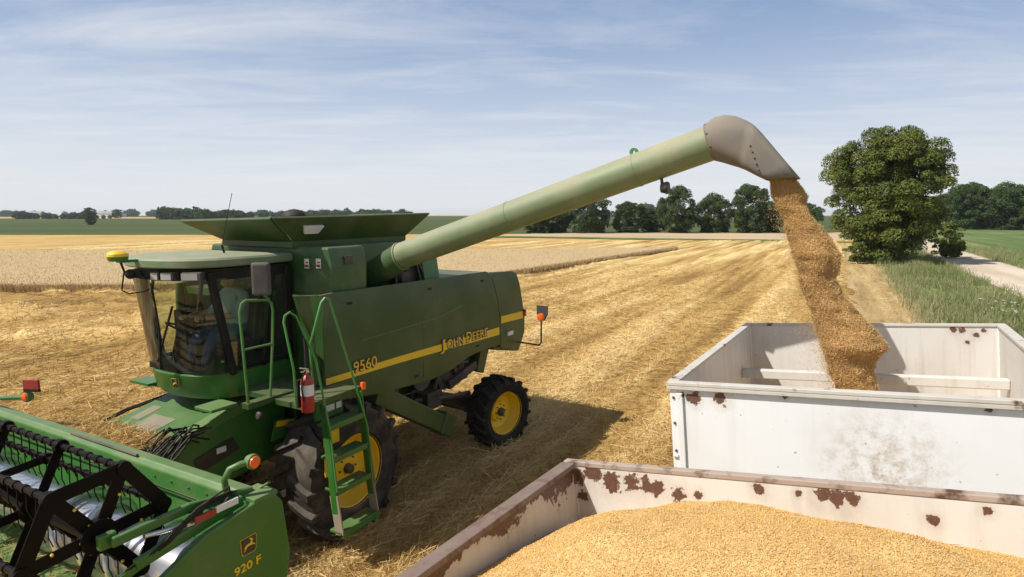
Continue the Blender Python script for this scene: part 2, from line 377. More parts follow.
# ------------------------------------------------------------------ mesh helpers
def V(*a): return Vector(a)
class MB:
    def __init__(s): s.v = []; s.f = []
    def add(s, vs, fs):
        o = len(s.v); s.v += [tuple(v) for v in vs]; s.f += [tuple(i + o for i in f) for f in fs]; return s
    def box(s, c, d, rot=None, taper=None):
        vs = []
        for sz in (-1, 1):
            for sy in (-1, 1):
                for sx in (-1, 1):
                    k = taper if (taper and sz > 0) else 1.0
                    p = V(sx * d[0] / 2 * k, sy * d[1] / 2 * k, sz * d[2] / 2)
                    if rot is not None: p = rot @ p
                    vs.append(V(*c) + p)
        return s.add(vs, [(0, 2, 3, 1), (4, 5, 7, 6), (0, 1, 5, 4), (2, 6, 7, 3), (0, 4, 6, 2), (1, 3, 7, 5)])
    def b6(s, x0, x1, y0, y1, z0, z1):
        return s.box(((x0 + x1) / 2, (y0 + y1) / 2, (z0 + z1) / 2), (abs(x1 - x0), abs(y1 - y0), abs(z1 - z0)))
    def beam(s, p0, p1, w, h, up=(0, 0, 1)):
        p0, p1 = V(*p0), V(*p1); d = (p1 - p0); L = d.length; d.normalize()
        u = V(*up)
        if abs(d.dot(u)) > 0.98: u = V(1, 0, 0)
        x = d.cross(u).normalized(); z = x.cross(d).normalized()
        m = Matrix((x, d, z)).transposed()
        return s.box((p0 + p1) / 2, (w, L, h), m)
    def tube(s, pts, r, n=10, caps=True):
        pts = [V(*p) for p in pts]; k = len(pts)
        rs = r if isinstance(r, (list, tuple)) else [r] * k
        rings = []; px = None
        for i, p in enumerate(pts):
            d = (pts[min(i + 1, k - 1)] - pts[max(i - 1, 0)]).normalized()
            if px is None:
                u = V(0, 0, 1) if abs(d.z) < 0.9 else V(1, 0, 0)
                x = d.cross(u).normalized()
            else:
                x = (px - d * px.dot(d)).normalized()
            y = d.cross(x); px = x
            rings.append([p + (x * math.cos(2 * math.pi * j / n) + y * math.sin(2 * math.pi * j / n)) * rs[i] for j in range(n)])
        o = len(s.v)
        for rg in rings: s.v += [tuple(q) for q in rg]
        for i in range(k - 1):
            for j in range(n):
                a = o + i * n + j; b = o + i * n + (j + 1) % n
                s.f.append((a, b, b + n, a + n))
        if caps:
            s.f.append(tuple(o + j for j in reversed(range(n)))); s.f.append(tuple(o + (k - 1) * n + j for j in range(n)))
        return s
    def prism(s, poly, fn0, fn1):
        """poly of 2-D points; fn0/fn1 map a 2-D point to each of the two faces"""
        n = len(poly); o = len(s.v)
        s.v += [tuple(fn0(*p)) for p in poly] + [tuple(fn1(*p)) for p in poly]
        s.f.append(tuple(o + i for i in range(n))); s.f.append(tuple(o + n + i for i in reversed(range(n))))
        for i in range(n):
            j = (i + 1) % n; s.f.append((o + i, o + n + i, o + n + j, o + j))
        return s
    def prism_y(s, poly, y0, y1): return s.prism(poly, lambda x, z: (x, y0, z), lambda x, z: (x, y1, z))
    def prism_x(s, poly, x0, x1): return s.prism(poly, lambda y, z: (x0, y, z), lambda y, z: (x1, y, z))
    def prism_z(s, poly, z0, z1): return s.prism(poly, lambda x, y: (x, y, z0), lambda x, y: (x, y, z1))
    def lathe(s, prof, c, axis='y', n=32, closed=False):
        """prof = [(radius, along)]"""
        o = len(s.v); k = len(prof)
        for (r, a) in prof:
            for j in range(n):
                t = 2 * math.pi * j / n; p, q = r * math.cos(t), r * math.sin(t)
                s.v.append((c[0] + p, c[1] + a, c[2] + q) if axis == 'y' else (c[0] + p, c[1] + q, c[2] + a) if axis == 'z' else (c[0] + a, c[1] + p, c[2] + q))
        for i in range(k if closed else k - 1):
            i2 = (i + 1) % k
            for j in range(n):
                a = o + i * n + j; b = o + i * n + (j + 1) % n; a2 = o + i2 * n + j; b2 = o + i2 * n + (j + 1) % n
                s.f.append((a, b, b2, a2))
        return s
    def ball(s, c, r, n=12, m=8):
        r = (r, r, r) if isinstance(r, (int, float)) else r
        o = len(s.v)
        for i in range(m + 1):
            ph = math.pi * i / m
            for j in range(n):
                th = 2 * math.pi * j / n
                s.v.append((c[0] + r[0] * math.sin(ph) * math.cos(th), c[1] + r[1] * math.sin(ph) * math.sin(th), c[2] + r[2] * math.cos(ph)))
        for i in range(m):
            for j in range(n):
                a = o + i * n + j; b = o + i * n + (j + 1) % n
                s.f.append((a, a + n, b + n, b))
        return s
    def build(s, name, mat, parent=None, smooth=False, bevel=0.0, auto=None, kind=None):
        me = bpy.data.meshes.new(name)
        me.from_pydata(s.v, [], s.f)
        bm = bmesh.new(); bm.from_mesh(me); bmesh.ops.recalc_face_normals(bm, faces=bm.faces); bm.to_mesh(me); bm.free()
        me.materials.append(MATS[mat])
        if smooth:
            me.polygons.foreach_set('use_smooth', [True] * len(me.polygons))
            me.set_sharp_from_angle(angle=R_(auto or 40))
        o = bpy.data.objects.new(name, me); COL.objects.link(o)
        if parent is not None: o.parent = parent
        if bevel:
            md = o.modifiers.new('bevel', 'BEVEL'); md.width = bevel; md.segments = 2; md.limit_method = 'ANGLE'; md.angle_limit = R_(35)
            md.harden_normals = False
        if kind: o['kind'] = kind
        return o
def thing(name, label, cat, loc=(0, 0, 0), rotz=0.0, group=None):
    o = bpy.data.objects.new(name, None); COL.objects.link(o)
    o.empty_display_size = 0.2
    o.location = loc; o.rotation_euler = (0, 0, rotz)
    return tag(o, label, cat, group)
def tag(o, label, cat, group=None, kind=None):
    o['label'] = label; o['category'] = cat
    if group: o['group'] = group
    if kind: o['kind'] = kind
    return o
def part(name, parent):
    o = bpy.data.objects.new(name, None); COL.objects.link(o); o.parent = parent; o.empty_display_size = 0.1
    return o
def np_mesh(name, verts, nper, mat, rnd=None, kind=None, smooth=False, faces=None):
    """many small alike faces as one mesh; verts (n*nper,3), each nper verts one polygon"""
    me = bpy.data.meshes.new(name)
    nv = len(verts)
    me.vertices.add(nv); me.vertices.foreach_set('co', np.asarray(verts, np.float32).ravel())
    if faces is None:
        nf = nv // nper; loops = np.arange(nv, dtype=np.int32)
    else:
        nf = len(faces); loops = np.asarray(faces, np.int32).ravel(); nper = faces.shape[1]
    me.loops.add(nf * nper); me.loops.foreach_set('vertex_index', loops)
    me.polygons.add(nf); me.polygons.foreach_set('loop_start', np.arange(nf, dtype=np.int32) * nper)
    me.polygons.foreach_set('loop_total', np.full(nf, nper, np.int32))
    if smooth: me.polygons.foreach_set('use_smooth', np.ones(nf, bool))
    me.update(calc_edges=True)
    if rnd is not None:
        a = me.attributes.new('rnd', 'FLOAT', 'FACE'); a.data.foreach_set('value', np.asarray(rnd, np.float32))
    me.materials.append(MATS[mat])
    o = bpy.data.objects.new(name, me); COL.objects.link(o)
    if kind: o['kind'] = kind
    return o
def text_part(body, size, mtx, mat, parent, name, extrude=0.0015, offset=0.0, width=None, shear=0.0, align='LEFT'):
    cu = bpy.data.curves.new(name, 'FONT'); cu.body = body; cu.size = size; cu.extrude = extrude; cu.offset = offset; cu.shear = shear; cu.align_x = align
    cu.resolution_u = 4
    to = bpy.data.objects.new(name, cu); COL.objects.link(to)
    dg = bpy.context.evaluated_depsgraph_get(); dg.update()
    me = bpy.data.meshes.new_from_object(to.evaluated_get(dg))
    bpy.data.objects.remove(to)
    if width:
        xs = [v.co.x for v in me.vertices]; k = width / (max(xs) - min(xs))
        for v in me.vertices: v.co.x *= k
    me.transform(mtx); me.materials.clear(); me.materials.append(MATS[mat])
    o = bpy.data.objects.new(name, me); COL.objects.link(o); o.parent = parent
    return o
rng = np.random.default_rng(7)

# ------------------------------------------------------------------ terrain
_perm = np.random.default_rng(3).random((256, 256))
def vnoise(x, y):
    x = np.asarray(x, float); y = np.asarray(y, float)
    xi = np.floor(x).astype(int); yi = np.floor(y).astype(int); fx = x - xi; fy = y - yi
    fx = fx * fx * (3 - 2 * fx); fy = fy * fy * (3 - 2 * fy)
    g = lambda a, b: _perm[a & 255, b & 255]
    return (g(xi, yi) * (1 - fx) + g(xi + 1, yi) * fx) * (1 - fy) + (g(xi, yi + 1) * (1 - fx) + g(xi + 1, yi + 1) * fx) * fy
def fbm(x, y, o=4):
    s = 0; a = 0.5; t = 0
    for i in range(o):
        s = s + a * vnoise(x * 2 ** i + 17 * i, y * 2 ** i + 31 * i); t += a; a *= 0.55
    return s / t
CA, SA = math.cos(ROW), math.sin(ROW)
def uv(x, y): return x * CA - y * SA, x * SA + y * CA
def xy(u, v): return u * CA + v * SA, -u * SA + v * CA
def sstep(a, b, x):
    t = np.clip((x - a) / (b - a), 0, 1); return t * t * (3 - 2 * t)
def bank(x, y):
    u, v = uv(x, y)
    return 0.10 * np.clip(u + 1.2, 0, 2.8) * (1 - sstep(11, 20, v))
def leftzone(x, y):
    return sstep(17.5, 20.5, y + 0.10 * x) * (1 - sstep(-9, -3, x - 0.3 * (y - 20))) * (1 - sstep(32.6, 34.0, y))
def streak(x, y):
    u, v = uv(x, y)
    a = 0.55 * fbm(u * 1.1 + 0.3 * np.sin(v * 0.11), v * 0.05, 3) + 0.45 * fbm(u * 2.9 + 0.2 * np.sin(v * 0.3), v * 0.12 + 3, 3)
    b = fbm(y * 0.42 + 0.5 * np.sin(x * 0.21), x * 0.09 + 9, 3)
    w = leftzone(x, y)
    return a * (1 - w) + b * w
def hgt(x, y):
    x = np.asarray(x, float); y = np.asarray(y, float)
    s = streak(x, y)
    lz = leftzone(x, y)
    rows = np.maximum(0, s - 0.47) * (0.6 + 1.5 * lz)
    lump = fbm(x * 1.7, y * 1.7, 3)
    for yc, wd_, am in ((31.6, .6, .42), (28.4, .55, .40), (25.6, .6, .36), (21.2, .8, .34), (18.6, .7, .26)):
        wv_ = y - yc - 0.5 * np.sin(x * .17 + yc) - .03 * x
        rows = rows + lz * am * np.exp(-(wv_ / wd_) ** 2) * np.clip(2.2 * fbm(x * .35 + yc, y * .2, 2) - .35, 0, 1.4)
    h = bank(x, y) + (rows * (0.5 + lump) + 0.05 * lump) * (1 - 0.92 * sstep(-0.3, 0.6, uv(x, y)[0]))
    # keep it level under the wheels
    d = np.hypot(x + 2.6, y - 10.2)
    h = np.where(d < 7, bank(x, y) + 0.4 * (h - bank(x, y)), h)
    return h
def hz(x, y): return float(hgt(np.array([x]), np.array([y]))[0])

g = MB(); S = 3000
g.add([(-S, -300, -0.12), (S, -300, -0.12), (S, S, -0.12), (-S, S, -0.12)], [(0, 1, 2, 3)])
go = g.build('ground', 'soil'); go['kind'] = 'structure'
def sheet(name, poly, z, mat, parent=None):
    m = MB(); m.add([(x, y, z) for x, y in poly], [tuple(range(len(poly)))])
    o = m.build(name, mat); o['kind'] = 'structure'
    if o.data.polygons[0].normal.z < 0: o.data.flip_normals()
    return o
# stubble field: a finely modelled sheet near the machine
xs = np.arange(-60, 66.01, 0.28); ys = np.arange(-6, 104.01, 0.28)
X, Y = np.meshgrid(xs, ys)
edge = np.minimum(np.minimum(X + 60, 66 - X), np.minimum(Y + 6, 104 - Y)); fade = np.clip(edge / 5, 0, 1)
Z = hgt(X, Y) * fade - 0.0
U_, V_ = uv(X, Y)
Z = np.where(U_ > 3.6, Z - 0.0, Z)
nx, ny = len(xs), len(ys)
idx = np.arange(nx * ny).reshape(ny, nx)
fc = np.stack([idx[:-1, :-1], idx[:-1, 1:], idx[1:, 1:], idx[1:, :-1]], -1).reshape(-1, 4)
ce = np.stack([X.ravel(), Y.ravel(), Z.ravel()], 1)
cx_ = X[:-1, :-1].ravel(); cy_ = Y[:-1, :-1].ravel()
lz = leftzone(cx_, cy_) > 0.5
stv = np.clip((streak(X, Y) - 0.48) * 3.0 + 0.5 + 1.2 * leftzone(X, Y) * np.clip(Z - .12, 0, .4), 0, 1).ravel()
near = np_mesh('stubble_field', ce, 4, 'stubble_near', kind='structure', smooth=True, faces=fc)
at_ = near.data.attributes.new('streak', 'FLOAT', 'POINT'); at_.data.foreach_set('value', stv.astype(np.float32))
near.data.materials.append(MATS['headland'])
near.data.polygons.foreach_set('material_index', lz.astype(np.int32))
sheet('far_stubble_field', [(-400, 20), (300, 20), (200, 150), (-400, 150)], -0.06, 'stubble')
def strip(u0, u1, v0, v1): return [xy(u0, v0), xy(u1, v0), xy(u1, v1), xy(u0, v1)]
sheet('green_field', [(-1500, 131), (-60, 131), (6, 138), (60, 150), (300, 160), (1200, 320), (1200, 1400), (-2600, 1400)], -0.02, 'green_field')
sheet('mown_field', [(-4, 122), (34, 108), (70, 100), (120, 118), (60, 152), (6, 140)], 0.0, 'tan_field')
sheet('grass_strip', [(-16, 118), (6, 113), (60, 88), (64, 93), (34, 108), (-4, 123)], 0.03, 'bean_field')
sheet('distant_pale_field', [(-900, 620), (-150, 560), (-120, 700), (-900, 800)], 0.25, 'yellow_field')
# lane, verge, road and bean field along the row direction
def ribbon(name, u0, u1, v0, v1, z, mat, n=70, wob=0.0, rise=False):
    m = MB(); pts = []
    vv = np.linspace(v0, v1, n)
    for i, v in enumerate(vv):
        w = wob * (fbm(np.array([v * 0.5]), np.array([u0]))[0] - 0.5)
        for u in (u0 + w, (u0 + u1) / 2, u1 + w * 0.6):
            x, y = xy(u, v)
            pts.append((x, y, z + (hz(x, y) if rise else 0)))
    fs = []
    for i in range(n - 1):
        for k in range(2):
            a = i * 3 + k; fs.append((a, a + 1, a + 4, a + 3))
    m.add(pts, fs); o = m.build(name, mat, smooth=True); o['kind'] = 'structure'; return o
ribbon('dirt_lane', 0.9, 3.9, 12, 95, 0.035, 'lane', n=160, wob=1.4, rise=True)
ribbon('grass_verge', 3.7, 9.0, -5, 110, 0.07, 'verge', n=160, wob=2.2, rise=True)
ribbon('far_verge', 13.0, 19, -5, 150, 0.07, 'verge', wob=1.0, rise=True)
ribbon('gravel_road', 8.7, 13.3, -5, 190, 0.10, 'gravel', wob=0.5, rise=True)
ribbon('bean_field', 18.5, 160, -10, 220, 0.085, 'bean_field')

# ------------------------------------------------------------------ straw, wheat, grass
def blades(name, x, y, z, L, W, yaw, pitch, mat, rnd, kind='stuff', parent=None):
    n = len(x)
    d = np.stack([np.cos(yaw) * np.cos(pitch), np.sin(yaw) * np.cos(pitch), np.sin(pitch)], 1)
    r = rng.normal(size=(n, 3)); s = np.cross(d, r); s /= np.linalg.norm(s, axis=1)[:, None] + 1e-9
    p = np.stack([x, y, z], 1)
    a = p - s * (W / 2)[:, None]; b = p + s * (W / 2)[:, None]; e = p + d * L[:, None]
    c = e + s * (W * 0.3)[:, None]; f = e - s * (W * 0.3)[:, None]
    v = np.stack([a, b, c, f], 1).reshape(-1, 3)
    o = np_mesh(name, v, 4, mat, rnd, kind)
    if parent: o.parent = parent
    return o
n = 390000
y = np.exp(rng.uniform(math.log(5.0), math.log(52), n)); x = rng.uniform(-1, 1, n) * (0.98 * y + 3)
u, v = uv(x, y)
ok = ((u < 0.9 + rng.normal(0, 0.3, n)) | ((u < 3.9) & (rng.random(n) < .30))) & ~((y > 34.2) & (x < 0.8 + (y - 43.5) * 0.64))
x, y = x[ok], y[ok]; n = len(x)
s = streak(x, y)
keep = rng.random(n) < np.clip(0.25 + (s - 0.40) * 4.5 + 3 * leftzone(x, y) * np.clip(hgt(x, y) - .1, 0, .3), 0.25, 1)
x, y, s = x[keep], y[keep], s[keep]; n = len(x)
stand = rng.random(n) < 0.16
k = np.sqrt(y / 8)
L = np.where(stand, rng.uniform(0.06, 0.16, n), rng.uniform(0.12, 0.38, n)) * np.clip(k, .8, 1.5)
W = rng.uniform(0.005, 0.013, n) * np.clip(k, .8, 2.6)
pitch = np.where(stand, rng.normal(1.25, 0.25, n), rng.normal(0.05, 0.16, n))
yaw = np.where(rng.random(n) < 0.45, math.pi / 2 - ROW + rng.normal(0, 0.5, n), rng.uniform(0, 6.3, n))
z = hgt(x, y) + np.where(stand, 0.0, rng.random(n) ** 2 * (0.05 + 0.16 * np.clip(s - 0.42, 0, 1) * 2))
rnd = np.clip(0.42 + (s - 0.48) * 3.4 + .9 * np.clip(hgt(x, y) - .15, 0, .4) * leftzone(x, y) + rng.normal(0, 0.2, n), 0, 1)
o = blades('loose_straw', x, y, z, L, W, yaw, pitch, 'straw', rnd)
tag(o, 'loose golden straw and cut stubble scattered over the harvested field', 'straw')

# standing wheat behind the combine
wp = [(-95, 33.6), (-30, 33.8), (-6, 34.6), (0.6, 43.4), (8, 55.2), (20, 73.5), (6, 70), (-40, 68), (-110, 68)]
def in_poly(x, y, poly):
    c = np.zeros(len(x), bool); j = len(poly) - 1
    for i in range(len(poly)):
        xi, yi = poly[i]; xj, yj = poly[j]
        c ^= ((yi > y) != (yj > y)) & (x < (xj - xi) * (y - yi) / (yj - yi + 1e-12) + xi); j = i
    return c
m = MB()
def dens(poly, step):
    out = []
    for i in range(len(poly)):
        a = np.array(poly[i]); b = np.array(poly[(i + 1) % len(poly)]); k = max(1, int(np.hypot(*(b - a)) / step))
        for j in range(k): out.append(tuple(a + (b - a) * j / k))
    return out
wd = dens(wp, 0.6)
wd = [(x + rng.normal(0, .07), y + rng.normal(0, .07)) for x, y in wd]
m.prism_z(wd, -0.1, 0.44)
wheat = m.build('standing_wheat', 'wheat_mass')
tag(wheat, 'pale standing wheat not yet cut, in a block behind the combine', 'wheat', kind='stuff')
n = 110000
x = rng.uniform(-100, 18, n); y = 33.5 + 40 * rng.random(n) ** 1.6
ok = in_poly(x, y, wp); x, y = x[ok], y[ok]
ex = []; 
for (a, b) in zip(wp[:6], wp[1:6]):
    a, b = np.array(a), np.array(b); k = int(np.hypot(*(b - a)) * 260); tt = rng.random(k)
    p = a + (b - a) * tt[:, None] + rng.normal(0, 0.10, (k, 2)); ex.append(p)
ex = np.concatenate(ex)
ne = len(ex)
bx = np.concatenate([x, ex[:, 0]]); by = np.concatenate([y, ex[:, 1]])
bz = np.concatenate([np.full(len(x), 0.34), np.full(ne, 0.0)])
L = np.concatenate([rng.uniform(.10, .22, len(x)), rng.uniform(.35, .55, ne)])
n = len(bx)
o = blades('wheat_ears', bx, by, bz, L, rng.uniform(.018, .035, n), rng.uniform(0, 6.3, n), rng.normal(1.35, 0.2, n), 'wheat_ears', rng.random(n))
o.parent = wheat

# rough grass on the verges
n = 120000
v = 12 + 85 * rng.random(n) ** 1.5; u = np.where(rng.random(n) < 0.78, rng.uniform(2.6, 8.6, n) + rng.normal(0, .3, n), rng.uniform(13.0, 18.5, n))
cl = fbm(u * 0.8, v * 0.5, 3)
ok = rng.random(n) < np.clip((cl - 0.28) * 3.2, 0.1, 1) * np.clip((u - 2.8) / 1.6, 0.04, 1); u, v, cl = u[ok], v[ok], cl[ok]
x, y = xy(u, v); n = len(x)
o = blades('rough_grass', x, y, np.full(n, 0.05), rng.uniform(0.15, 0.55, n) * (0.5 + cl), rng.uniform(0.012, 0.03, n), rng.uniform(0, 6.3, n), rng.normal(1.2, 0.3, n), 'grass_blade', np.clip(cl + .12 + .35 * np.clip((5.5 - u) / 3, 0, 1) + rng.normal(-.05, 0.22, n), 0, 1))
tag(o, 'rough green and dry grass growing along the gravel road', 'grass')
n = 55
u = rng.normal(6.9, 0.6, n); v = rng.normal(32, 3.0, n); x, y = xy(u, v)
P = np.stack([x, y, rng.uniform(.42, .6, n)], 1)
q = np.array([[-.05, -.05, 0], [.05, -.05, 0.01], [.05, .05, 0], [-.05, .05, .01]])
fl = np_mesh('white_flowers', (P[:, None, :] + q[None] * rng.uniform(.5, 1.2, (n, 1, 1))).reshape(-1, 3), 4, 'flower', rng.random(n), 'stuff')
tag(fl, 'small white wildflowers in the verge grass', 'flowers')

# ------------------------------------------------------------------ trees
def tree_mesh(seed, H, W, base, nclump, nleaf, leaf, mat, trunk_r):
    rg = np.random.default_rng(seed)
    hc = (H - base)
    # clumps follow a lobed, rounded profile from the ground to the top
    ph = rg.uniform(0, 50, 2)
    ha = np.array([0, .08, .18, .35, .55, .72, .86, .95, 1.0]); ra_ = np.array([.46, .62, .80, .94, 1.0, .98, .82, .58, .22])
    cents = []; rad = []
    for i in range(nclump):
        h = rg.random() ** .9; an = rg.uniform(0, 6.283)
        lobe = 0.74 + .52 * float(vnoise(np.array([math.cos(an) * 1.7 + ph[0]]), np.array([math.sin(an) * 1.7 + h * 2.6 + ph[1]]))[0])
        R = np.interp(h, ha, ra_) * lobe * (rg.uniform(.62, .97) if i > nclump * .2 else rg.uniform(.1, .6))
        rr = rg.uniform(0.05, 0.115) * W * (1 if i > nclump * .2 else 1.3)
        cents.append((R * W / 2 * math.cos(an), R * W / 2 * math.sin(an), base + hc * (.04 + .92 * h) * (0.93 + .14 * (lobe - .74)))); rad.append(rr)
    nclump = len(cents)
    cents = np.array(cents); rad = np.array(rad)
    pr = rad ** 2 / np.sum(rad ** 2)
    ci = rg.choice(nclump, nleaf, p=pr)
    d = rg.normal(size=(nleaf, 3)); d /= np.linalg.norm(d, axis=1)[:, None]
    d[:, 2] = np.where(d[:, 2] < -.35, -d[:, 2], d[:, 2])
    r = rad[ci] * (0.72 + 0.34 * rg.random(nleaf))
    p = cents[ci] + d * r[:, None] * np.array([1.0, 1.0, 1.0])
    p[:, 2] = np.maximum(p[:, 2], 0.15 + 0.3 * rg.random(nleaf))
    nrm = d + rg.normal(0, 0.42, (nleaf, 3)) + np.array([0, 0, .2]); nrm /= np.linalg.norm(nrm, axis=1)[:, None]
    t1 = np.cross(nrm, rg.normal(size=(nleaf, 3))); t1 /= np.linalg.norm(t1, axis=1)[:, None]; t2 = np.cross(nrm, t1)
    sz = leaf * rg.uniform(0.6, 1.5, nleaf)
    a = p - t1 * sz[:, None] * .7; b = p + t2 * sz[:, None] * .42; c = p + t1 * sz[:, None] * .7; e = p - t2 * sz[:, None] * .42
    verts = np.stack([a, b, c, e], 1).reshape(-1, 3)
    rnd = np.clip(0.45 + 0.45 * (rg.random(nclump)[ci] - .5) + rg.normal(0, .16, nleaf), 0, 1)
    crown = np_mesh('crown', verts, 4, mat, rnd)
    tm = MB()
    tm.tube([(0, 0, -0.3), (0.02 * H * .2, 0, base * .5), (-.01 * H, .01 * H, base + .3 * hc), (0, 0, base + .75 * hc)], [trunk_r * 1.25, trunk_r, trunk_r * .7, trunk_r * .2], 8)
    for i in range(7):
        q = cents[i * 3 % nclump]; zz = base * .8 + hc * .3 * i / 7
        tm.tube([(0, 0, zz), tuple(np.array((q[0] * .5, q[1] * .5, (zz + q[2]) / 2 + .2))), tuple(q)], [trunk_r * .5, trunk_r * .3, trunk_r * .08], 6)
    trunk = tm.build('trunk', 'bark', smooth=True)
    return crown.data, trunk.data, crown, trunk
def place_tree(meshes, name, label, cat, loc, scl=1.0, rot=0.0, group=None, sz=1.0):
    r = thing(name, label, cat, loc, rot, group); r.scale = (scl, scl, scl * sz)
    for nm, me in (('crown', meshes[0]), ('trunk', meshes[1])):
        o = bpy.data.objects.new(nm, me); COL.objects.link(o); o.parent = r
    return r
def proto(*a):
    cr, tr, o1, o2 = tree_mesh(*a); bpy.data.objects.remove(o1); bpy.data.objects.remove(o2); return cr, tr
big_t = proto(37, 13.4, 10.2, -0.3, 300, 150000, 0.135, 'leaf', 0.32)
place_tree(big_t, 'broadleaf_tree', 'large round broadleaf tree standing alone beside the gravel road', 'tree', (33.7, 55.0, 0.0), 0.9)
shrub_t = proto(12, 3.6, 4.2, -0.2, 60, 9000, 0.14, 'leaf', 0.07)
place_tree(shrub_t, 'shrub', 'round green shrub at the right foot of the big roadside tree', 'shrub', (43.0, 60.0, 0.1), 0.95)
place_tree(shrub_t, 'shrub', 'low bush at the left foot of the big roadside tree', 'shrub', (30.6, 53.5, 0.1), 0.5, 1.2)
kinds = [proto(20 + i, 9.6 + .5 * (i % 2), 9.6 + (i % 3), -1.0, 150, 24000, 0.22, 'leaf_far', 0.22) for i in range(4)]
def at(px, Y): return (px - 512) / 606.0 * Y
rowt = [(537, 141, .82, 1.0, 'tree of the field row lowest behind the auger tube'),
        (557, 146, .86, .95, 'tree in the field row just right of the lowest one behind the auger'),
        (588, 143, .98, 1.08, 'broad dark tree of the field row rising just under the auger tube'),
        (628, 145, .94, .82, 'low wide tree of the field row left of the tree under the auger lamp'),
        (651, 148, .72, .9, 'small tree squeezed between two larger ones, left of under the auger lamp'),
        (677, 144, 1.0, 1.12, 'tall rounded tree of the field row under the auger lamp'),
        (712, 146, .92, 1.08, 'airy tree in the field row second right of the auger lamp'),
        (748, 143, 1.02, 1.16, 'tallest tree of the field row, left of the falling grain'),
        (769, 149, .88, .95, 'tree of the field row closest on the left to the falling grain'),
        (803, 148, .85, .85, 'tree of the field row just right behind the falling grain')]
for i, (px, Y, s_, sz, lab) in enumerate(rowt):
    place_tree(kinds[i % 4], 'field_tree', lab, 'tree', (at(px, Y), Y, -0.1), s_ * .94, i * 1.7, 'trees in the row across the field', sz)
for i in range(9):
    px = 940 + i * 13; Y = 205 - (i % 3) * 14 - i * 2
    nm = ['first', 'second', 'third', 'fourth', 'fifth', 'sixth', 'seventh', 'eighth', 'ninth'][i]
    place_tree(kinds[(i + 1) % 4], 'woodland_tree', f'{nm} dark tree from the left in the wood beyond the bean field at right', 'tree', (at(px, Y), Y, 0.0), 1.05 + .12 * ((i * 7) % 3), i * 2.1, 'wood beyond the bean field')
# distant tree lines
def far_wood(name, label, x0, x1, Y, h, n, gap=0.0, seed=1, depth=25):
    rg = np.random.default_rng(seed)
    cx = rg.uniform(x0, x1, n); g_ = fbm(cx * 0.012, cx * 0 + seed, 3); keep = g_ > gap; cx = cx[keep]
    cy = Y + rg.uniform(-depth, depth, len(cx)); ch = h * rg.uniform(.55, 1.0, len(cx)) * (0.6 + .8 * fbm(cx * .01 + 5, cx * 0 + seed, 2))
    k = 260; vs = []; rn = []
    for a, b, c in zip(cx, cy, ch):
        d = rg.normal(size=(k, 3)); d /= np.linalg.norm(d, axis=1)[:, None]
        p = np.array([a, b, c * .5]) + d * np.array([c * .55, c * .55, c * .52]) * rg.uniform(.6, 1.05, (k, 1))
        p[:, 2] = np.maximum(p[:, 2], 0)
        t1 = rg.normal(size=(k, 3)); t2 = rg.normal(size=(k, 3)); s = c * .075
        t1[:, 1] *= .5; t2[:, 1] *= .5
        vs.append(np.stack([p - t1 * s, p + t2 * s, p + t1 * s, p - t2 * s], 1).reshape(-1, 3)); rn.append(np.clip(rg.normal(.45, .22, k), 0, 1))
    o = np_mesh(name, np.concatenate(vs), 4, 'leaf_far', np.concatenate(rn), 'stuff')
    return tag(o, label, 'trees')
far_wood('distant_wood', 'dark line of distant trees at the far left horizon', -560, -375, 560, 8, 110, 0.30, 2)
far_wood('distant_wood', 'clump of distant trees seen just left of the tank cover', -300, -225, 520, 9, 44, 0.25, 3)
far_wood('distant_wood', 'distant hazy wood along the horizon behind the grain tank and auger', -330, 60, 800, 9, 190, 0.33, 4, 40)
far_wood('distant_wood', 'thin far treeline on the horizon behind the pale field', -1250, -250, 1250, 11, 240, 0.36, 5, 60)
far_wood('distant_wood', 'distant treeline on the horizon behind the row of field trees', 40, 900, 900, 15, 260, 0.30, 6, 50)
for (px, Y, s_, lab) in ((92, 470, .9, 'lone distant tree in the green field left of the cab'), (93, 250, .36, 'small dark bush standing in the green field at far left'), (120, 640, .9, 'tiny lone tree near the far white farm buildings')):
    place_tree(kinds[1], 'distant_tree', lab, 'tree', (at(px, Y), Y, 0), s_, px)
for i, (px, w_, lab) in enumerate(((40, 16, 'tiny white farm building at the far left horizon'), (111, 22, 'tiny white barn among the trees on the horizon above the cab'), (122, 12, 'tiny white shed right of the white barn on the horizon'))):
    Y = 760; x0 = at(px, Y)
    bt = thing('farm_building', lab, 'building', (x0, Y, 0))
    mb = MB(); mb.b6(-w_ / 2, w_ / 2, -5, 5, 0, 5); mb.build('wall', 'concrete_white', bt)
    mb = MB(); mb.prism_x([(-5.4, 5.0), (5.4, 5.0), (0, 8.0)], -w_ / 2 - .3, w_ / 2 + .3); mb.build('roof', 'barn_roof', bt)

# ------------------------------------------------------------------ combine harvester  (local: x forward, y left, z up; origin under the front axle)
CO = (-3.644, 8.687, 0.0); CR = R_(-119.0)
cmb = thing('combine_harvester', 'green combine harvester with yellow stripe, unloading grain through its raised auger', 'combine', CO, CR)
def c2w(p): return Matrix.Translation(CO) @ Matrix.Rotation(CR, 4, 'Z') @ V(*p)

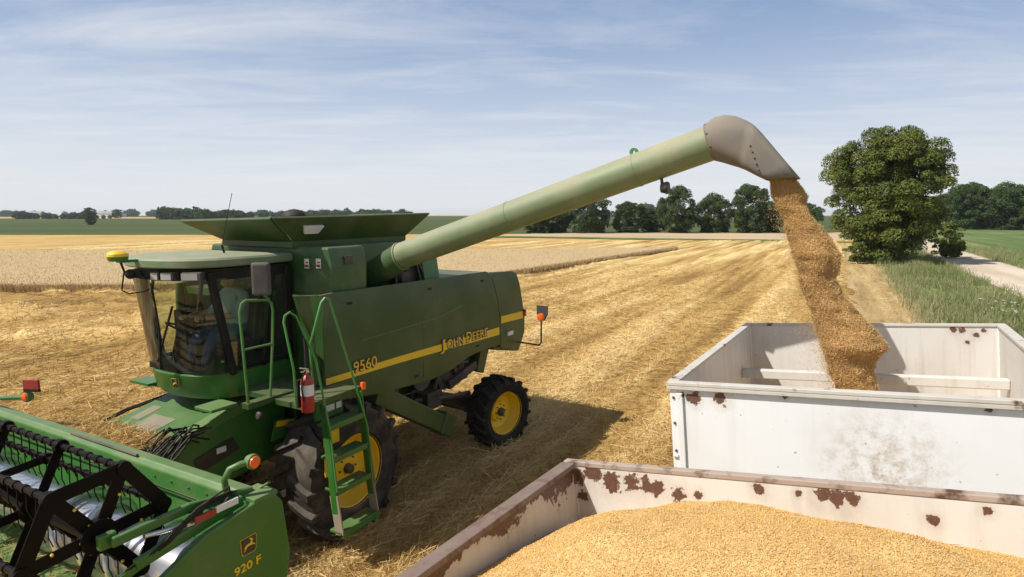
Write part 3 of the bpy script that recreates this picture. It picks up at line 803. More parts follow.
def wheel(c, R, w, rim_r, steer, lugs, name='wheel', rubber='rubber', side=1):
    hub = MB()
    hub.lathe([(0.0, .0), (rim_r * .30, .0), (rim_r * .30, .03), (rim_r * .2, .05), (rim_r * .2, .09), (0.0, .10)], (0, 0, 0), 'y', 20)
    h = hub.build(name, 'dark_metal', cmb, True)
    h.location = c; h.rotation_euler = (0, 0, steer + (0 if side > 0 else math.pi))
    a = w / 2
    t = MB()
    prof = [(rim_r, a * .78), (rim_r + .04, a * .92), ((R + rim_r) / 2, a * 1.02), (R * .905, a * .93), (R * .925, a * .6), (R * .932, 0), (R * .925, -a * .6), (R * .905, -a * .93), ((R + rim_r) / 2, -a * 1.02), (rim_r + .04, -a * .92), (rim_r, -a * .78)]
    t.lathe(prof, (0, 0, 0), 'y', 48)
    for i in range(lugs):
        for sd in (-1, 1):
            th = 2 * math.pi * (i + (0.5 if sd > 0 else 0)) / lugs
            # a curved bar lug from the centre line out to the shoulder and down the sidewall
            secs = [(0.02, .00, R * .925, R), (0.35, .17, R * .925, R), (0.72, .34, R * .92, R * .998), (0.99, .43, R * .89, R * .985), (1.05, .46, R * .82, R * .875)]
            lw = 0.058 * R / 0.9
            o = len(t.v)
            for (f, dth, r0, r1) in secs:
                ang = th - dth * (w / R) * 0.62
                for (da, rr) in ((-lw, r0), (lw, r0), (lw * .72, r1), (-lw * .72, r1)):
                    q = ang + da / R
                    t.v.append((rr * math.cos(q), sd * f * a, rr * math.sin(q)))
            for k in range(len(secs) - 1):
                for j in range(4):
                    A_ = o + k * 4 + j; B_ = o + k * 4 + (j + 1) % 4
                    t.f.append((A_, B_, B_ + 4, A_ + 4))
            t.f.append((o, o + 1, o + 2, o + 3)); e = o + (len(secs) - 1) * 4; t.f.append((e, e + 1, e + 2, e + 3))
    t.build('tyre', rubber, h, True, auto=30)
    r = MB()
    d = a * .80
    r.lathe([(rim_r + .012, d + .02), (rim_r + .012, d - .01), (rim_r * .96, d - .02), (rim_r * .93, d - .10), (rim_r * .80, d - .16), (rim_r * .78, d - .20), (rim_r * .52, d - .23), (rim_r * .46, d - .16), (rim_r * .2, d - .15), (0.0, d - .15)], (0, 0, 0), 'y', 36)
    r.lathe([(rim_r + .012, -d - .02), (rim_r * .9, -d), (rim_r * .85, 0), (rim_r * .93, d - .1)], (0, 0, 0), 'y', 36)
    r.build('rim', 'yellow', h, True)
    bl = MB()
    for i in range(8):
        q = 2 * math.pi * i / 8
        bl.lathe([(0.013, 0), (0.013, .02), (0.0, .02)], (rim_r * .30 * math.cos(q), d - .15, rim_r * .36 * math.sin(q)), 'y', 6)
    bl.lathe([(rim_r * .15, 0), (rim_r * .13, .07), (0, .08)], (0, d - .15, 0), 'y', 16)
    bl.build('wheel_bolts', 'dark_metal', h, True, kind='stuff')
    return h
wheel((-0.08, 1.38, 0.91), 0.93, 0.72, 0.50, 0, 17, rubber='rubber_front')
wheel((-0.08, -1.38, 0.91), 0.93, 0.72, 0.50, 0, 17, rubber='rubber_front', side=-1)
wheel((-3.86, 1.73, 0.66), 0.68, 0.50, 0.405, R_(-14), 17)
wheel((-3.86, -1.73, 0.66), 0.68, 0.50, 0.405, R_(-14), 17, side=-1)
m = MB(); m.beam((-0.08, -1.2, .95), (-0.08, 1.2, .95), .32, .36); m.b6(-.3, .2, .75, 1.02, .6, 1.35); m.b6(-.3, .2, -1.02, -.75, .6, 1.35)
m.build('front_axle', 'dark_metal', cmb, bevel=.02)
m = MB(); m.beam((-3.86, -1.55, .72), (-3.86, 1.55, .72), .2, .2); m.beam((-3.86, 1.3, .66), (-3.55, 1.0, .95), .12, .16); m.beam((-3.7, 0, .8), (-3.5, 0, 1.3), .3, .3); m.tube([(-3.45, .25, .78), (-3.5, 1.2, .72)], .04)
m.build('rear_axle', 'dark_metal', cmb, bevel=.015)

# chassis and dark machinery behind the shields
m = MB()
m.b6(-4.6, .1, -.75, .75, 1.25, 3.1)
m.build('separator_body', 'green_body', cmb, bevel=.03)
m = MB()
for sd in (-1, 1):
    m.beam((-4.4, sd * .62, 1.15), (.2, sd * .62, 1.2), .14, .22)
m.b6(-1.9, -.9, -.6, .6, .75, 1.2); m.b6(-3.2, -2.3, -.5, .9, .95, 1.35)
m.build('chassis_frame', 'dark_metal', cmb, bevel=.02)
m = MB()
for (x, z, r, y) in ((-1.5, 1.75, .34, 1.02), (-2.35, 1.62, .26, 1.05), (-2.95, 1.45, .22, 1.1), (-.8, 1.5, .2, 1.0), (-3.4, 1.6, .18, 1.1)):
    m.lathe([(r * .3, .0), (r * .9, .0), (r, -.02), (r, .05), (r * .9, .03), (r * .4, .03), (r * .2, .08), (0, .08)], (x, y, z), 'y', 24)
m.tube([(-1.5, 1.05, 2.08), (-2.35, 1.08, 1.88)], .012, 6); m.tube([(-1.5, 1.05, 1.42), (-2.35, 1.08, 1.37)], .012, 6)
m.build('drive_pulleys', 'dark_metal', cmb, True)
m = MB()
m.beam((-2.55, 1.2, 1.35), (-2.75, 1.2, 1.78), .05, .05); m.beam((-3.0, 1.18, 1.3), (-3.9, 1.18, 1.5), .08, .16); m.tube([(-2.2, 1.0, 1.2), (-3.0, 1.25, 1.1), (-3.5, 1.3, 1.05)], .05)
m.tube([(-2.6, 1.25, 1.75), (-3.6, 1.2, 1.62)], .035); m.b6(-2.75, -2.35, .95, 1.2, 1.0, 1.3)
m.build('linkage', 'dark_metal', cmb, bevel=.01)
m = MB()   # clean grain chute sloping under the side shield
m.beam((-.75, 1.42, 1.78), (-2.45, 1.42, .78), .2, .30); m.box((-2.5, 1.42, .78), (.34, .26, .38), Matrix.Rotation(R_(-30), 3, 'Y'))
m.build('grain_chute', 'green_body', cmb, bevel=.02)

# left and right side shields
def ysurf(x, z):
    k = max(0.0, abs(z - 2.42) - 0.42); e = max(0.0, -x - 3.3)
    return 1.56 - 0.16 * k * k - 0.015 * e
def lerp_curve(c, x):
    for (x0, z0), (x1, z1) in zip(c[:-1], c[1:]):
        if x1 <= x <= x0:
            return z0 + (z1 - z0) * (x - x0) / (x1 - x0)
    return c[-1][1] if x < c[-1][0] else c[0][1]
def shield(name, top, bot, x0, x1, mat, sd, parent, off=0.0, thick=.05, n=26, rows=12):
    m = MB(); xs_ = np.linspace(x0, x1, n); o = 0
    for x in xs_:
        zt, zb = lerp_curve(top, x), lerp_curve(bot, x)
        for j in range(rows + 1):
            z = zb + (zt - zb) * j / rows
            m.v.append((x, sd * (ysurf(x, z) + off), z))
    k = len(m.v)
    m.v += [(a, b - sd * thick, c) for a, b, c in m.v]
    r1 = rows + 1
    for i in range(n - 1):
        for j in range(rows):
            a = i * r1 + j; q = (a, a + 1, a + r1 + 1, a + r1); m.f.append(q); m.f.append(tuple(k + t for t in reversed(q)))
    ring = [j for j in range(r1)] + [i * r1 + rows for i in range(1, n)] + [(n - 1) * r1 + j for j in reversed(range(rows))] + [i * r1 for i in reversed(range(1, n - 1))]
    for a, b in zip(ring, ring[1:] + ring[:1]): m.f.append((a, b, b + k, a + k))
    return m.build(name, mat, parent, True, auto=35)
top1 = [(.30, 3.36), (.1, 3.37), (-3.7, 3.33), (-3.95, 3.29)]
bot1 = [(.30, 1.98), (.1, 1.93), (-.75, 1.80), (-2.05, 1.70), (-2.6, 1.74), (-3.1, 1.86), (-3.5, 1.88), (-4.22, 1.86)]
top2 = [(-3.98, 3.31), (-4.25, 3.29), (-4.9, 3.24), (-5.03, 3.14)]
for sd in (1, -1):
    nm = 'side_shield'
    # front shield: upper edge leans back to a slanted seam
    m_top = [(.30, 3.36), (.1, 3.37), (-3.85, 3.33), (-4.24, 1.92)]
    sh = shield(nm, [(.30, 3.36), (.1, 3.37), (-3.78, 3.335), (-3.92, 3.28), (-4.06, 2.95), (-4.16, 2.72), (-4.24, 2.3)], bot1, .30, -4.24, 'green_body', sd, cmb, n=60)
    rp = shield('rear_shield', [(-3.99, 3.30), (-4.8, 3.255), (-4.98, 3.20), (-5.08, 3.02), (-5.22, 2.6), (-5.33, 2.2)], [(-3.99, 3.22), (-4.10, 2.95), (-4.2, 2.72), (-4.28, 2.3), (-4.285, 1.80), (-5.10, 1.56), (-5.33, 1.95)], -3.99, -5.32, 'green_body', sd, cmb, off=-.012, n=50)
    if sd == 1:
        shield_main, rear_main = sh, rp
        shield('stripe', [(.29, 2.27), (-1.2, 2.265), (-2.9, 2.235), (-4.21, 2.215)], [(.29, 2.185), (-1.2, 2.165), (-2.9, 2.11), (-4.21, 2.065)], .29, -4.21, 'yellow', 1, sh, off=.004, thick=.006, rows=2)
        shield('stripe', [(-4.31, 2.41), (-5.24, 2.385)], [(-4.31, 2.27), (-5.24, 2.235)], -4.31, -5.24, 'yellow', 1, rp, off=-.006, thick=.008, rows=2)
m = MB(); m.b6(-4.75, -4.55, 1.52, 1.565, 1.98, 2.06); m.build('reflector', 'white_plain', rear_main)
m = MB(); m.b6(-5.33, -5.25, 1.46, 1.56, 2.27, 2.42); m.build('tail_light', 'red', rear_main, bevel=.01)
# crease on the shield
shield('crease', [(-.4, 2.66), (-2.2, 2.72), (-2.9, 2.84)], [(-.4, 2.645), (-2.2, 2.70), (-2.9, 2.81)], -.4, -2.9, 'green', 1, shield_main, off=.005, thick=.008, rows=1)
def side_m(x, y, z, rot=0.0):   # text that reads from front to rear on the left flank
    return Matrix.Translation((x, y, z)) @ Matrix.Rotation(rot, 4, 'Y') @ Matrix(((-1, 0, 0, 0), (0, 0, 1, 0), (0, 1, 0, 0), (0, 0, 0, 1)))
for mat, off, ex, dy in (('decal_black', .016, .0012, .0), ('yellow', 0.0, .0012, .003)):
    text_part('J', .255, side_m(-2.27, 1.5675 + dy, 2.14, R_(0)), mat, shield_main, 'lettering', ex, off, .13)
    text_part('OHN', .205, side_m(-2.42, 1.5675 + dy, 2.14, R_(0)), mat, shield_main, 'lettering', ex, off, .50)
    text_part('D', .255, side_m(-3.0, 1.5675 + dy, 2.14, R_(0)), mat, shield_main, 'lettering', ex, off, .17)
    text_part('EERE', .205, side_m(-3.2, 1.5675 + dy, 2.14, R_(0)), mat, shield_main, 'lettering', ex, off, .53)
    text_part('9560', .215, side_m(-.20, 1.5675 + dy, 2.235, 0), mat, shield_main, 'model_number', ex, off * .8, .47)
for (x_, z_) in ((-.1, 2.02), (-1.6, 1.86), (-3.4, 2.0), (-.2, 3.2), (-2.0, 3.2), (-3.6, 3.18)):
    m = MB(); m.b6(x_ - .05, x_ + .05, ysurf(x_, z_) - .01, ysurf(x_, z_) + .008, z_ - .018, z_ + .018); m.build('latch', 'black', shield_main, bevel=.004)
m = MB(); m.b6(-1.782, -1.775, 1.55, 1.5625, 1.80, 2.10); m.b6(-1.782, -1.775, 1.55, 1.5625, 2.30, 2.80); m.build('panel_seam', 'decal_black', shield_main)
# tail hood closing the back
m = MB(); m.prism_y([(-4.2, 1.75), (-5.1, 1.55), (-5.33, 1.95), (-5.3, 2.25), (-5.05, 3.0), (-4.95, 3.2), (-4.0, 3.27), (-4.0, 1.9)], -1.46, 1.46)
m.build('rear_hood', 'green_body', cmb, bevel=.03)
m = MB(); m.b6(-4.6, -3.6, -1.0, 1.0, 1.3, 1.85); m.prism_y([(-4.45, 1.8), (-4.1, 1.8), (-3.95, 1.35), (-4.2, 1.25)], 1.02, 1.2)
m.build('straw_chopper', 'green_body', cmb, bevel=.02)
m = MB(); m.prism_y([(-3.2, 3.3), (-4.0, 3.27), (-4.0, 3.20), (-3.2, 3.2)], -1.46, 1.46); m.b6(-3.25, .2, -1.5, -.8, 3.2, 3.3); m.b6(-3.25, -2.75, -.8, 1.46, 3.2, 3.3)
m.build('top_deck', 'green_body', cmb)
# small lamp bracket behind
m = MB(); m.tube([(-4.3, 1.45, 1.84), (-4.9, 1.55, 1.80), (-4.9, 2.08, 1.78), (-4.9, 2.12, 1.84), (-4.9, 2.12, 2.36)], .018, 8)
lb = m.build('lamp_bracket', 'dark_metal', cmb, True)
m = MB(); m.lathe([(0, 0), (.075, .0), (.075, .05), (.06, .075), (0, .08)], (-4.9, 2.12, 2.36), 'x', 18); m.build('warning_lamp', 'orange', lb, True)
m = MB(); m.prism_x([(2.0, 2.58), (2.24, 2.58), (2.24, 2.40), (2.17, 2.28), (2.07, 2.28), (2.0, 2.40)], -4.96, -4.93); m.build('reflector_plate', 'grey_plastic', lb)

# engine bay and guards behind the auger pivot
m = MB()
m.b6(-2.9, -2.55, .1, 1.0, 3.2, 3.72); m.b6(-3.1, -2.5, -1.2, .1, 3.2, 3.85)
m.build('engine_cover', 'green_body', cmb, bevel=.03)
m = MB(); m.prism_x([(1.05, 3.3), (1.3, 3.3), (1.22, 3.78), (1.05, 3.8)], -2.62, -2.2); m.build('guard_panel', 'green', cmb, bevel=.01)
m = MB()
for i in range(6):
    x = -1.6 - .16 * i
    m.tube([(x, 1.2, 3.2), (x - .05, 1.15, 3.42 + .05 * (i % 3)), (x - .14, 1.0, 3.5)], .025, 6)
m.b6(-2.1, -1.85, .9, 1.2, 3.2, 3.5); m.lathe([(0, 0), (.11, 0), (.11, .22), (0, .22)], (-1.75, 1.05, 3.38), 'y', 14); m.beam((-2.15, 1.25, 3.25), (-2.0, 1.25, 3.7), .04, .04); m.beam((-2.35, 1.25, 3.25), (-2.05, 1.25, 3.66), .04, .04)
m.build('engine_fittings', 'dark_metal', cmb, True)

# grain tank and its spread covers
m = MB()
m.prism_x([(-1.1, 3.30), (-1.1, 3.70), (-1.0, 3.96), (1.40, 3.96), (1.46, 3.70), (1.44, 3.30)], -.66, .02)
m.b6(-2.45, -.60, -1.1, .95, 3.1, 3.955)
tank = m.build('grain_tank', 'green_tank', cmb, bevel=.03)
m = MB(); m.prism_y([(.02, 2.2), (.02, 3.32), (-.10, 3.32), (-.10, 2.2)], -1.0, 1.40); m.build('tank_front_panel', 'green_tank', tank, bevel=.015)
m = MB(); m.b6(-2.32, .10, -.64, .82, 3.94, 4.06); m.build('tank_collar', 'green_body', tank, bevel=.01)
m = MB(); m.prism_y([(.42, 2.2), (.30, 2.2), (.02, 3.34), (.66, 3.40), (.40, 2.74)], 1.42, 1.50); m.build('shield_front_gusset', 'green_body', shield_main, bevel=.01)
m = MB(); m.add([(.30, 1.555, 3.35), (.66, 1.42, 3.42), (.46, 1.45, 2.72), (.30, 1.555, 2.5), (.27, 1.54, 3.33), (.62, 1.40, 3.40), (.42, 1.43, 2.74), (.27, 1.53, 2.54)], [(0, 1, 2, 3), (7, 6, 5, 4), (0, 4, 5, 1), (1, 5, 6, 2), (2, 6, 7, 3), (3, 7, 4, 0)]); m.build('shield_front_edge', 'green_dusty', shield_main, bevel=.01)
def cover(name, a0, a1, b0, b1, th=.035):
    a0, a1, b0, b1 = map(lambda p: V(*p), (a0, a1, b0, b1))
    nrm = (a1 - a0).cross(b0 - a0).normalized() * th
    m = MB(); m.add([a0, a1, b1, b0, a0 + nrm, a1 + nrm, b1 + nrm, b0 + nrm], [(0, 1, 2, 3), (7, 6, 5, 4), (0, 4, 5, 1), (1, 5, 6, 2), (2, 6, 7, 3), (3, 7, 4, 0)])
    return m.build(name, 'green_body', tank, bevel=.006)
zb, zt = 4.05, 4.375
xf, xr, yb = .08, -2.3, .80
XF, XR, YB, YQ = .60, -2.68, 1.04, .72
cvl = cover('tank_cover', (xf, yb, zb), (-.93, yb, zb), (XF, YB, zt - .01), (-1.2, YB, zt + .02))
cover('tank_cover', (-.935, yb, zb), (xr, yb, zb), (-1.205, YB, zt + .02), (XR, YB, zt + .05))
cover('tank_cover', (xf, -.6, zb), (xf, yb - .004, zb), (XF, -YQ - .1, zt - .05), (XF, YB - .004, zt - .01))
cover('tank_cover', (xr, -.6, zb), (xf - .004, -.6, zb), (XR, -YQ - .1, zt + .02), (XF - .004, -YQ - .1, zt - .05))
cover('tank_cover', (xr, yb - .004, zb), (xr, -.596, zb), (XR, YB - .004, zt + .05), (XR, -YQ - .096, zt + .02))
m = MB()
def on_cover(x, f): return (x, yb + (YB - yb) * f + .004, zb + (zt - zb) * f - .004)
q = [on_cover(-.02, .36), on_cover(-.26, .36), on_cover(-.31, .68), on_cover(.05, .68)]
m.add(q + [(a, b + .05, c - .037) for a, b, c in q], [(0, 1, 2, 3), (7, 6, 5, 4), (0, 4, 5, 1), (1, 5, 6, 2), (2, 6, 7, 3), (3, 7, 4, 0)]); m.build('cover_window', 'white_plain', cvl, bevel=.004)
m = MB(); m.ball((-.95, -.3, 4.32), (.2, .2, .16)); m.build('loading_auger_cap', 'black', tank, True)
for (y, z, s_) in ((1.02, 3.74, .085), (1.24, 3.75, .09)):
    m = MB(); m.b6(.035, .04, y - s_ / 2, y + s_ / 2, z - .07, z + .06); dcl = m.build('warning_decal', 'white_plain', tank)
    m = MB(); m.b6(.0405, .043, y - s_ * .4, y + s_ * .4, z - .055, z - .02); m.b6(.0405, .043, y - s_ * .2, y + s_ * .35, z + .0, z + .02); m.build('decal_print', 'red', dcl)
m = MB(); m.b6(-.36, -.22, 1.452, 1.475, 3.72, 3.84); m.build('warning_decal', 'grey_plastic', tank)

# cab
def cab_outline(s=1.0, front=1.55, n=13):
    pts = [(.10, -.86 * s), (1.06, -.86 * s)]
    for i in range(n + 1):
        a = -math.pi / 2 + math.pi * i / n
        pts.append((1.10 + (front - 1.10) * math.cos(a), .84 * s * math.sin(a)))
    pts += [(1.06, .86 * s), (.10, .86 * s)]
    return pts
ol = cab_outline()
def ringloft(mb, rings):
    n = len(rings[0]); o = len(mb.v)
    for r in rings: mb.v += [tuple(p) for p in r]
    for i in range(len(rings) - 1):
        for j in range(n):
            a = o + i * n + j; b = o + i * n + (j + 1) % n; mb.f.append((a, b, b + n, a + n))
    mb.f.append(tuple(o + j for j in reversed(range(n)))); mb.f.append(tuple(o + (len(rings) - 1) * n + j for j in range(n)))
m = MB()
ringloft(m, [[(x * .86 if x > 1 else x, y, 2.10) for x, y in ol], [(x * .90 if x > 1 else x, y, 2.18) for x, y in ol], [(x * .935 if x > 1 else x, y, 2.41) for x, y in ol], [(x * .93 if x > 1 else x, y * .97, 2.43) for x, y in ol]])
cab = m.build('cab', 'green', cmb, True, auto=30)
ro = [(.06, -.90), (.06, .90)][:1] + [(.5, -.95), (.9, -.955)] + [(1.0 + .70 * math.cos(a) ** .8 if math.cos(a) > 0 else 1.0, .955 * math.sin(a)) for a in [R_(d) for d in range(-84, 85, 12)]] + [(.9, .955), (.5, .95), (.06, .90)]
def sc(pts, k, dx=0): return [(.95 + (x - .95) * k + dx, y * k) for x, y in pts]
m = MB(); ringloft(m, [[(x, y, 3.76) for x, y in sc(ro, .97)], [(x, y, 3.775) for x, y in ro], [(x, y, 3.85) for x, y in ro], [(x, y, 3.875) for x, y in sc(ro, .97)], [(x, y, 3.893) for x, y in sc(ro, .8)]])
roof = m.build('cab_roof', 'roof', cab, True, auto=25)
m = MB(); ringloft(m, [[(x, y, 3.60) for x, y in sc(ol, .99)], [(x, y, 3.738) for x, y in sc(ol, 1.0)]]); m.build('roof_lining', 'black', cab)
m = MB()
for sd in (-1, 1):
    m.beam((1.03, sd * .845, 2.40), (1.27, sd * .845, 3.70), .075, .10, (0, 1, 0))
    m.beam((.16, sd * .84, 2.42), (.16, sd * .84, 3.70), .08, .12, (0, 1, 0))
    m.beam((.58, sd * .845, 2.42), (.36, sd * .845, 3.66), .05, .05, (0, 1, 0))
    m.beam((.12, sd * .85, 2.47), (1.05, sd * .85, 2.47), .05, .06)
m.b6(.06, .10, -.84, .84, 2.42, 3.62)
m.build('cab_frame', 'black', cab, bevel=.008)
fr = [(1.12 + (1.55 - 1.12) * math.cos(a), .82 * math.sin(a)) for a in np.linspace(-math.pi / 2, math.pi / 2, 15)]
def pane(pts0, pts1, th=.008, name='windscreen'):
    m = MB(); n = len(pts0); m.v = [tuple(p) for p in pts0] + [tuple(p) for p in pts1]
    for i in range(n - 1): m.f.append((i, i + 1, n + i + 1, n + i))
    return m.build(name, 'glass', cab, True)
pane([(x - .12 * (x - 1.12) / .43, y, 2.44) for x, y in fr], [(x + .03 + .04 * (x - 1.1) / .43, y, 3.62) for x, y in fr])
for sd in (1, -1):
    pane([(1.03, sd * .85, 2.5), (.20, sd * .85, 2.5)], [(1.19, sd * .85, 3.62), (.20, sd * .85, 3.62)], name='door_glass')
for (y0, y1) in ((.16, .30), (.34, .52), (.62, .86), (-.5, -.3)):
    k = math.sqrt(max(0, 1 - ((y0 + y1) / 2 / .98) ** 2)); x0 = 1.10 + .48 * k
    m = MB(); m.box((x0, (y0 + y1) / 2, 3.665), (.12, abs(y1 - y0), .105), Matrix.Rotation(math.asin(min(.9, (y0 + y1) / 2 / 1.2)) * .8, 3, 'Z')); lp = m.build('work_light', 'grey_plastic', cab, bevel=.01)
    m = MB(); m.box((x0 + .063, (y0 + y1) / 2 + .01, 3.665), (.008, abs(y1 - y0) * .84, .08), Matrix.Rotation(math.asin(min(.9, (y0 + y1) / 2 / 1.2)) * .8, 3, 'Z')); m.build('lens', 'lamp_lens', lp)
# interior
m = MB(); m.box((.45, 0, 2.62), (.5, .52, .14)); m.box((.21, 0, 2.98), (.14, .5, .68), Matrix.Rotation(R_(-8), 3, 'Y')); m.box((.20, 0, 3.38), (.1, .28, .16)); m.b6(.4, .7, -.16, .16, 2.44, 2.56)
m.build('seat', 'seat_fabric', cab, bevel=.04)
m = MB(); m.tube([(1.36, 0, 2.44), (1.22, 0, 2.93)], .045); m.tube([(1.21 + .19 * math.cos(a) * .85, .19 * math.sin(a), 2.95 + .19 * math.cos(a) * .5) for a in np.linspace(0, 2 * math.pi, 25)], .014, 8)
m.beam((1.21, -.18, 2.95), (1.21, .18, 2.95), .03, .015); m.build('steering_wheel', 'black', cab, True)
m = MB(); m.b6(.3, .95, -.62, -.36, 2.44, 2.86); m.b6(.75, 1.0, -.55, -.42, 2.86, 3.12); m.b6(1.15, 1.42, -.45, .2, 2.44, 2.52); m.tube([(1.3, -.55, 2.46), (1.36, -.5, 3.0), (1.34, -.35, 3.6)], .02); m.build('console', 'black', cab, bevel=.02)
m = MB(); m.tube([(1.56, .1, 2.50), (1.57, .16, 3.0), (1.60, .1, 3.58)], .013, 6); m.beam((1.56, .05, 2.6), (1.53, .42, 3.3), .02, .02); m.build('wiper', 'black', cab)

# emblem: leaping stag on a dark shield
STAG = [(-.40, -.10), (-.30, .02), (-.12, .10), (.06, .10), (.14, .20), (.16, .30), (.08, .36), (.02, .46), (.07, .47), (.12, .40), (.14, .48), (.19, .48), (.19, .38), (.25, .36), (.34, .29), (.33, .25), (.25, .24), (.24, .12), (.27, .02), (.40, -.02), (.46, -.14), (.41, -.15), (.36, -.07), (.20, -.07), (.08, -.06), (-.08, -.06), (-.20, -.12), (-.30, -.26), (-.42, -.33), (-.45, -.30), (-.36, -.22), (-.30, -.12), (-.36, -.14)]
def emblem(parent, mtx, s, name='emblem'):
    """shield plate in local XY of mtx, facing +Z"""
    def put(poly, z0, z1, mat, nm, par):
        m = MB(); m.prism_z([(x * s, y * s) for x, y in poly], z0, z1); o = m.build(nm, mat, par); o.data.transform(mtx); return o
    sh = [(-.55, .55), (.55, .55), (.6, .45), (.52, -.45), (.44, -.58), (-.44, -.58), (-.52, -.45), (-.6, .45)]
    p = put(sh, 0, .004, 'decal_black', name, parent)
    put([(x * 1.07, y * 1.07) for x, y in sh], -.001, .002, 'yellow', 'emblem_border', p if p.parent and p.parent.parent is None else parent)
    put(STAG, .005, .008, 'yellow', 'emblem_stag', p if p.parent and p.parent.parent is None else parent)
    return p
def frame_m(o, xdir, ydir):
    x = V(*xdir).normalized(); y = V(*ydir).normalized(); z = x.cross(y).normalized()
    return Matrix.Translation(o) @ Matrix((x, y, z)).transposed().to_4x4()
emblem(cab, frame_m((1.438, .20, 2.31), (-.2, 1, 0), (.08, 0, 1)), .10)

cab.scale = (1, .87, 1)
# mirror, antenna, receiver dome, wires
m = MB(); m.tube([(.93, 1.34, 3.38), (1.02, 1.35, 3.45), (1.05, 1.36, 3.62)], .012, 6)
mi = m.build('mirror_arm', 'rail_green', cmb, True)
m = MB(); m.box((1.06, 1.38, 3.64), (.09, .21, .39), Matrix.Rotation(R_(38), 3, 'Z')); m.build('mirror', 'grey_plastic', mi, bevel=.03)
m = MB(); m.tube([(.75, .3, 3.90), (.78, .3, 4.0)], .014, 6); m.tube([(.78, .3, 4.0), (.62, .34, 4.66)], .004, 5); m.ball((.62, .34, 4.66), .008, 6, 4); m.build('antenna', 'black', cmb)
m = MB(); m.lathe([(0, 0), (.09, 0), (.108, .03), (.108, .055), (.0, .055)], (1.90, -.02, 3.855), 'z', 24); m.beam((1.55, -.02, 3.85), (1.90, -.02, 3.85), .08, .03)
rc = m.build('receiver_base', 'green', cmb, True)
m = MB(); m.lathe([(.112, .055), (.110, .085), (.085, .11), (.045, .122), (0, .125)], (1.90, -.02, 3.855), 'z', 24); m.build('receiver_dome', 'yellow', rc, True)
m = MB(); m.tube([(1.86, -.05, 3.85), (1.80, -.08, 3.70), (1.64, .0, 3.64)], .014, 6); m.tube([(1.80, -.1, 3.72), (1.83, -.12, 3.5), (1.76, -.1, 3.45), (1.58, -.1, 3.46)], .009, 6); m.ball((1.76, -.05, 3.69), .06, 8, 6); m.build('wiring', 'black', cmb, True)

# landing, railings, ladder
m = MB(); m.b6(.28, .98, .755, 1.40, 2.13, 2.20); m.b6(.98, 1.34, 1.28, 1.40, 2.13, 2.20); m.b6(.05, .98, 1.40, 1.94, 2.10, 2.17)
for i in range(3): m.b6(.32 + .2 * i, .42 + .2 * i, .93, 1.37, 2.2, 2.206)
land = m.build('landing', 'green_body', cmb, bevel=.01)
m = MB(); m.tube([(1.31, 1.36, 2.18), (1.36, 1.36, 3.28), (1.33, 1.36, 3.38), (1.27, 1.36, 3.41), (.98, 1.36, 3.38), (.92, 1.36, 3.34), (.90, 1.36, 3.24), (.93, 1.36, 2.84), (1.00, 1.36, 2.18)], .016, 8); m.tube([(1.335, 1.36, 2.84), (.93, 1.36, 2.84)], .014, 8)
m.build('railing', 'green_dusty', cmb, True)
m = MB()
LT, LB_ = (1.95, 2.10), (2.14, .62)
def lad(z): return 1.95 + (2.12 - z) * .115
for x in (.10, .73):
    m.beam((x, lad(2.12), 2.12), (x, lad(.75), .75), .022, .10, (0, 1, 0))
st = m.build('ladder', 'green', cmb, bevel=.006)
for i, z in enumerate((1.83, 1.43, 1.03)):
    m = MB(); m.b6(.115, .715, lad(z) - .16, lad(z) + .05, z - .02, z + .012); m.b6(.115, .715, lad(z) + .045, lad(z) + .06, z - .05, z + .02); m.build('step', 'green', st, bevel=.006)
for x in (.10, .73):
    m = MB(); m.beam((x, lad(.95), .98), (x, lad(.5) + .03, .50), .02, .13, (0, 1, 0)); m.build('hanger_strap', 'step_worn', st)
m = MB(); m.b6(.09, .74, lad(.43) - .14, lad(.43) + .07, .50, .535); m.b6(.09, .74, lad(.43) + .07, lad(.43) + .085, .46, .55); m.build('step', 'green', st, bevel=.006)
m = MB(); m.b6(.2, .66, 1.70, 1.76, 1.84, 2.08); m.build('ladder_box', 'green', st, bevel=.01)
m = MB(); m.b6(.36, .52, 1.765, 1.77, 1.92, 2.0); m.b6(.24, .33, 1.765, 1.77, 1.92, 2.0); m.build('warning_decal', 'white_plain', st)
for (a_, b_) in ((1.50, 1.74), (1.10, 1.36)):
    m = MB(); m.b6(.34, .60, 1.80, 1.815, a_, b_); m.build('instruction_plate', 'yellow', st)
m = MB(); m.tube([(1.10, 1.92, 2.18), (1.12, 1.93, 2.63), (1.23, 1.93, 3.20), (1.21, 1.93, 3.27), (1.14, 1.93, 3.30), (1.06, 1.94, 3.24), (.80, 1.95, 2.66), (.72, lad(1.8) + .06, 1.8), (.74, lad(1.05) + .08, 1.05)], .0135, 8); m.build('handrail', 'rail_green', st, True)
m = MB(); m.tube([(.72, 1.80, 2.2), (.80, 1.85, 2.84), (.67, 1.93, 3.35), (.62, 1.94, 3.40), (.55, 1.94, 3.38), (.20, 1.96, 2.30), (.09, lad(1.7) + .06, 1.68), (.09, lad(.9) + .08, .9)], .0135, 8); m.build('handrail', 'rail_green', st, True)
m = MB(); m.b6(.0, .06, 1.93, 1.98, 2.12, 2.22); m.build('side_marker_lamp', 'orange', land, bevel=.008)

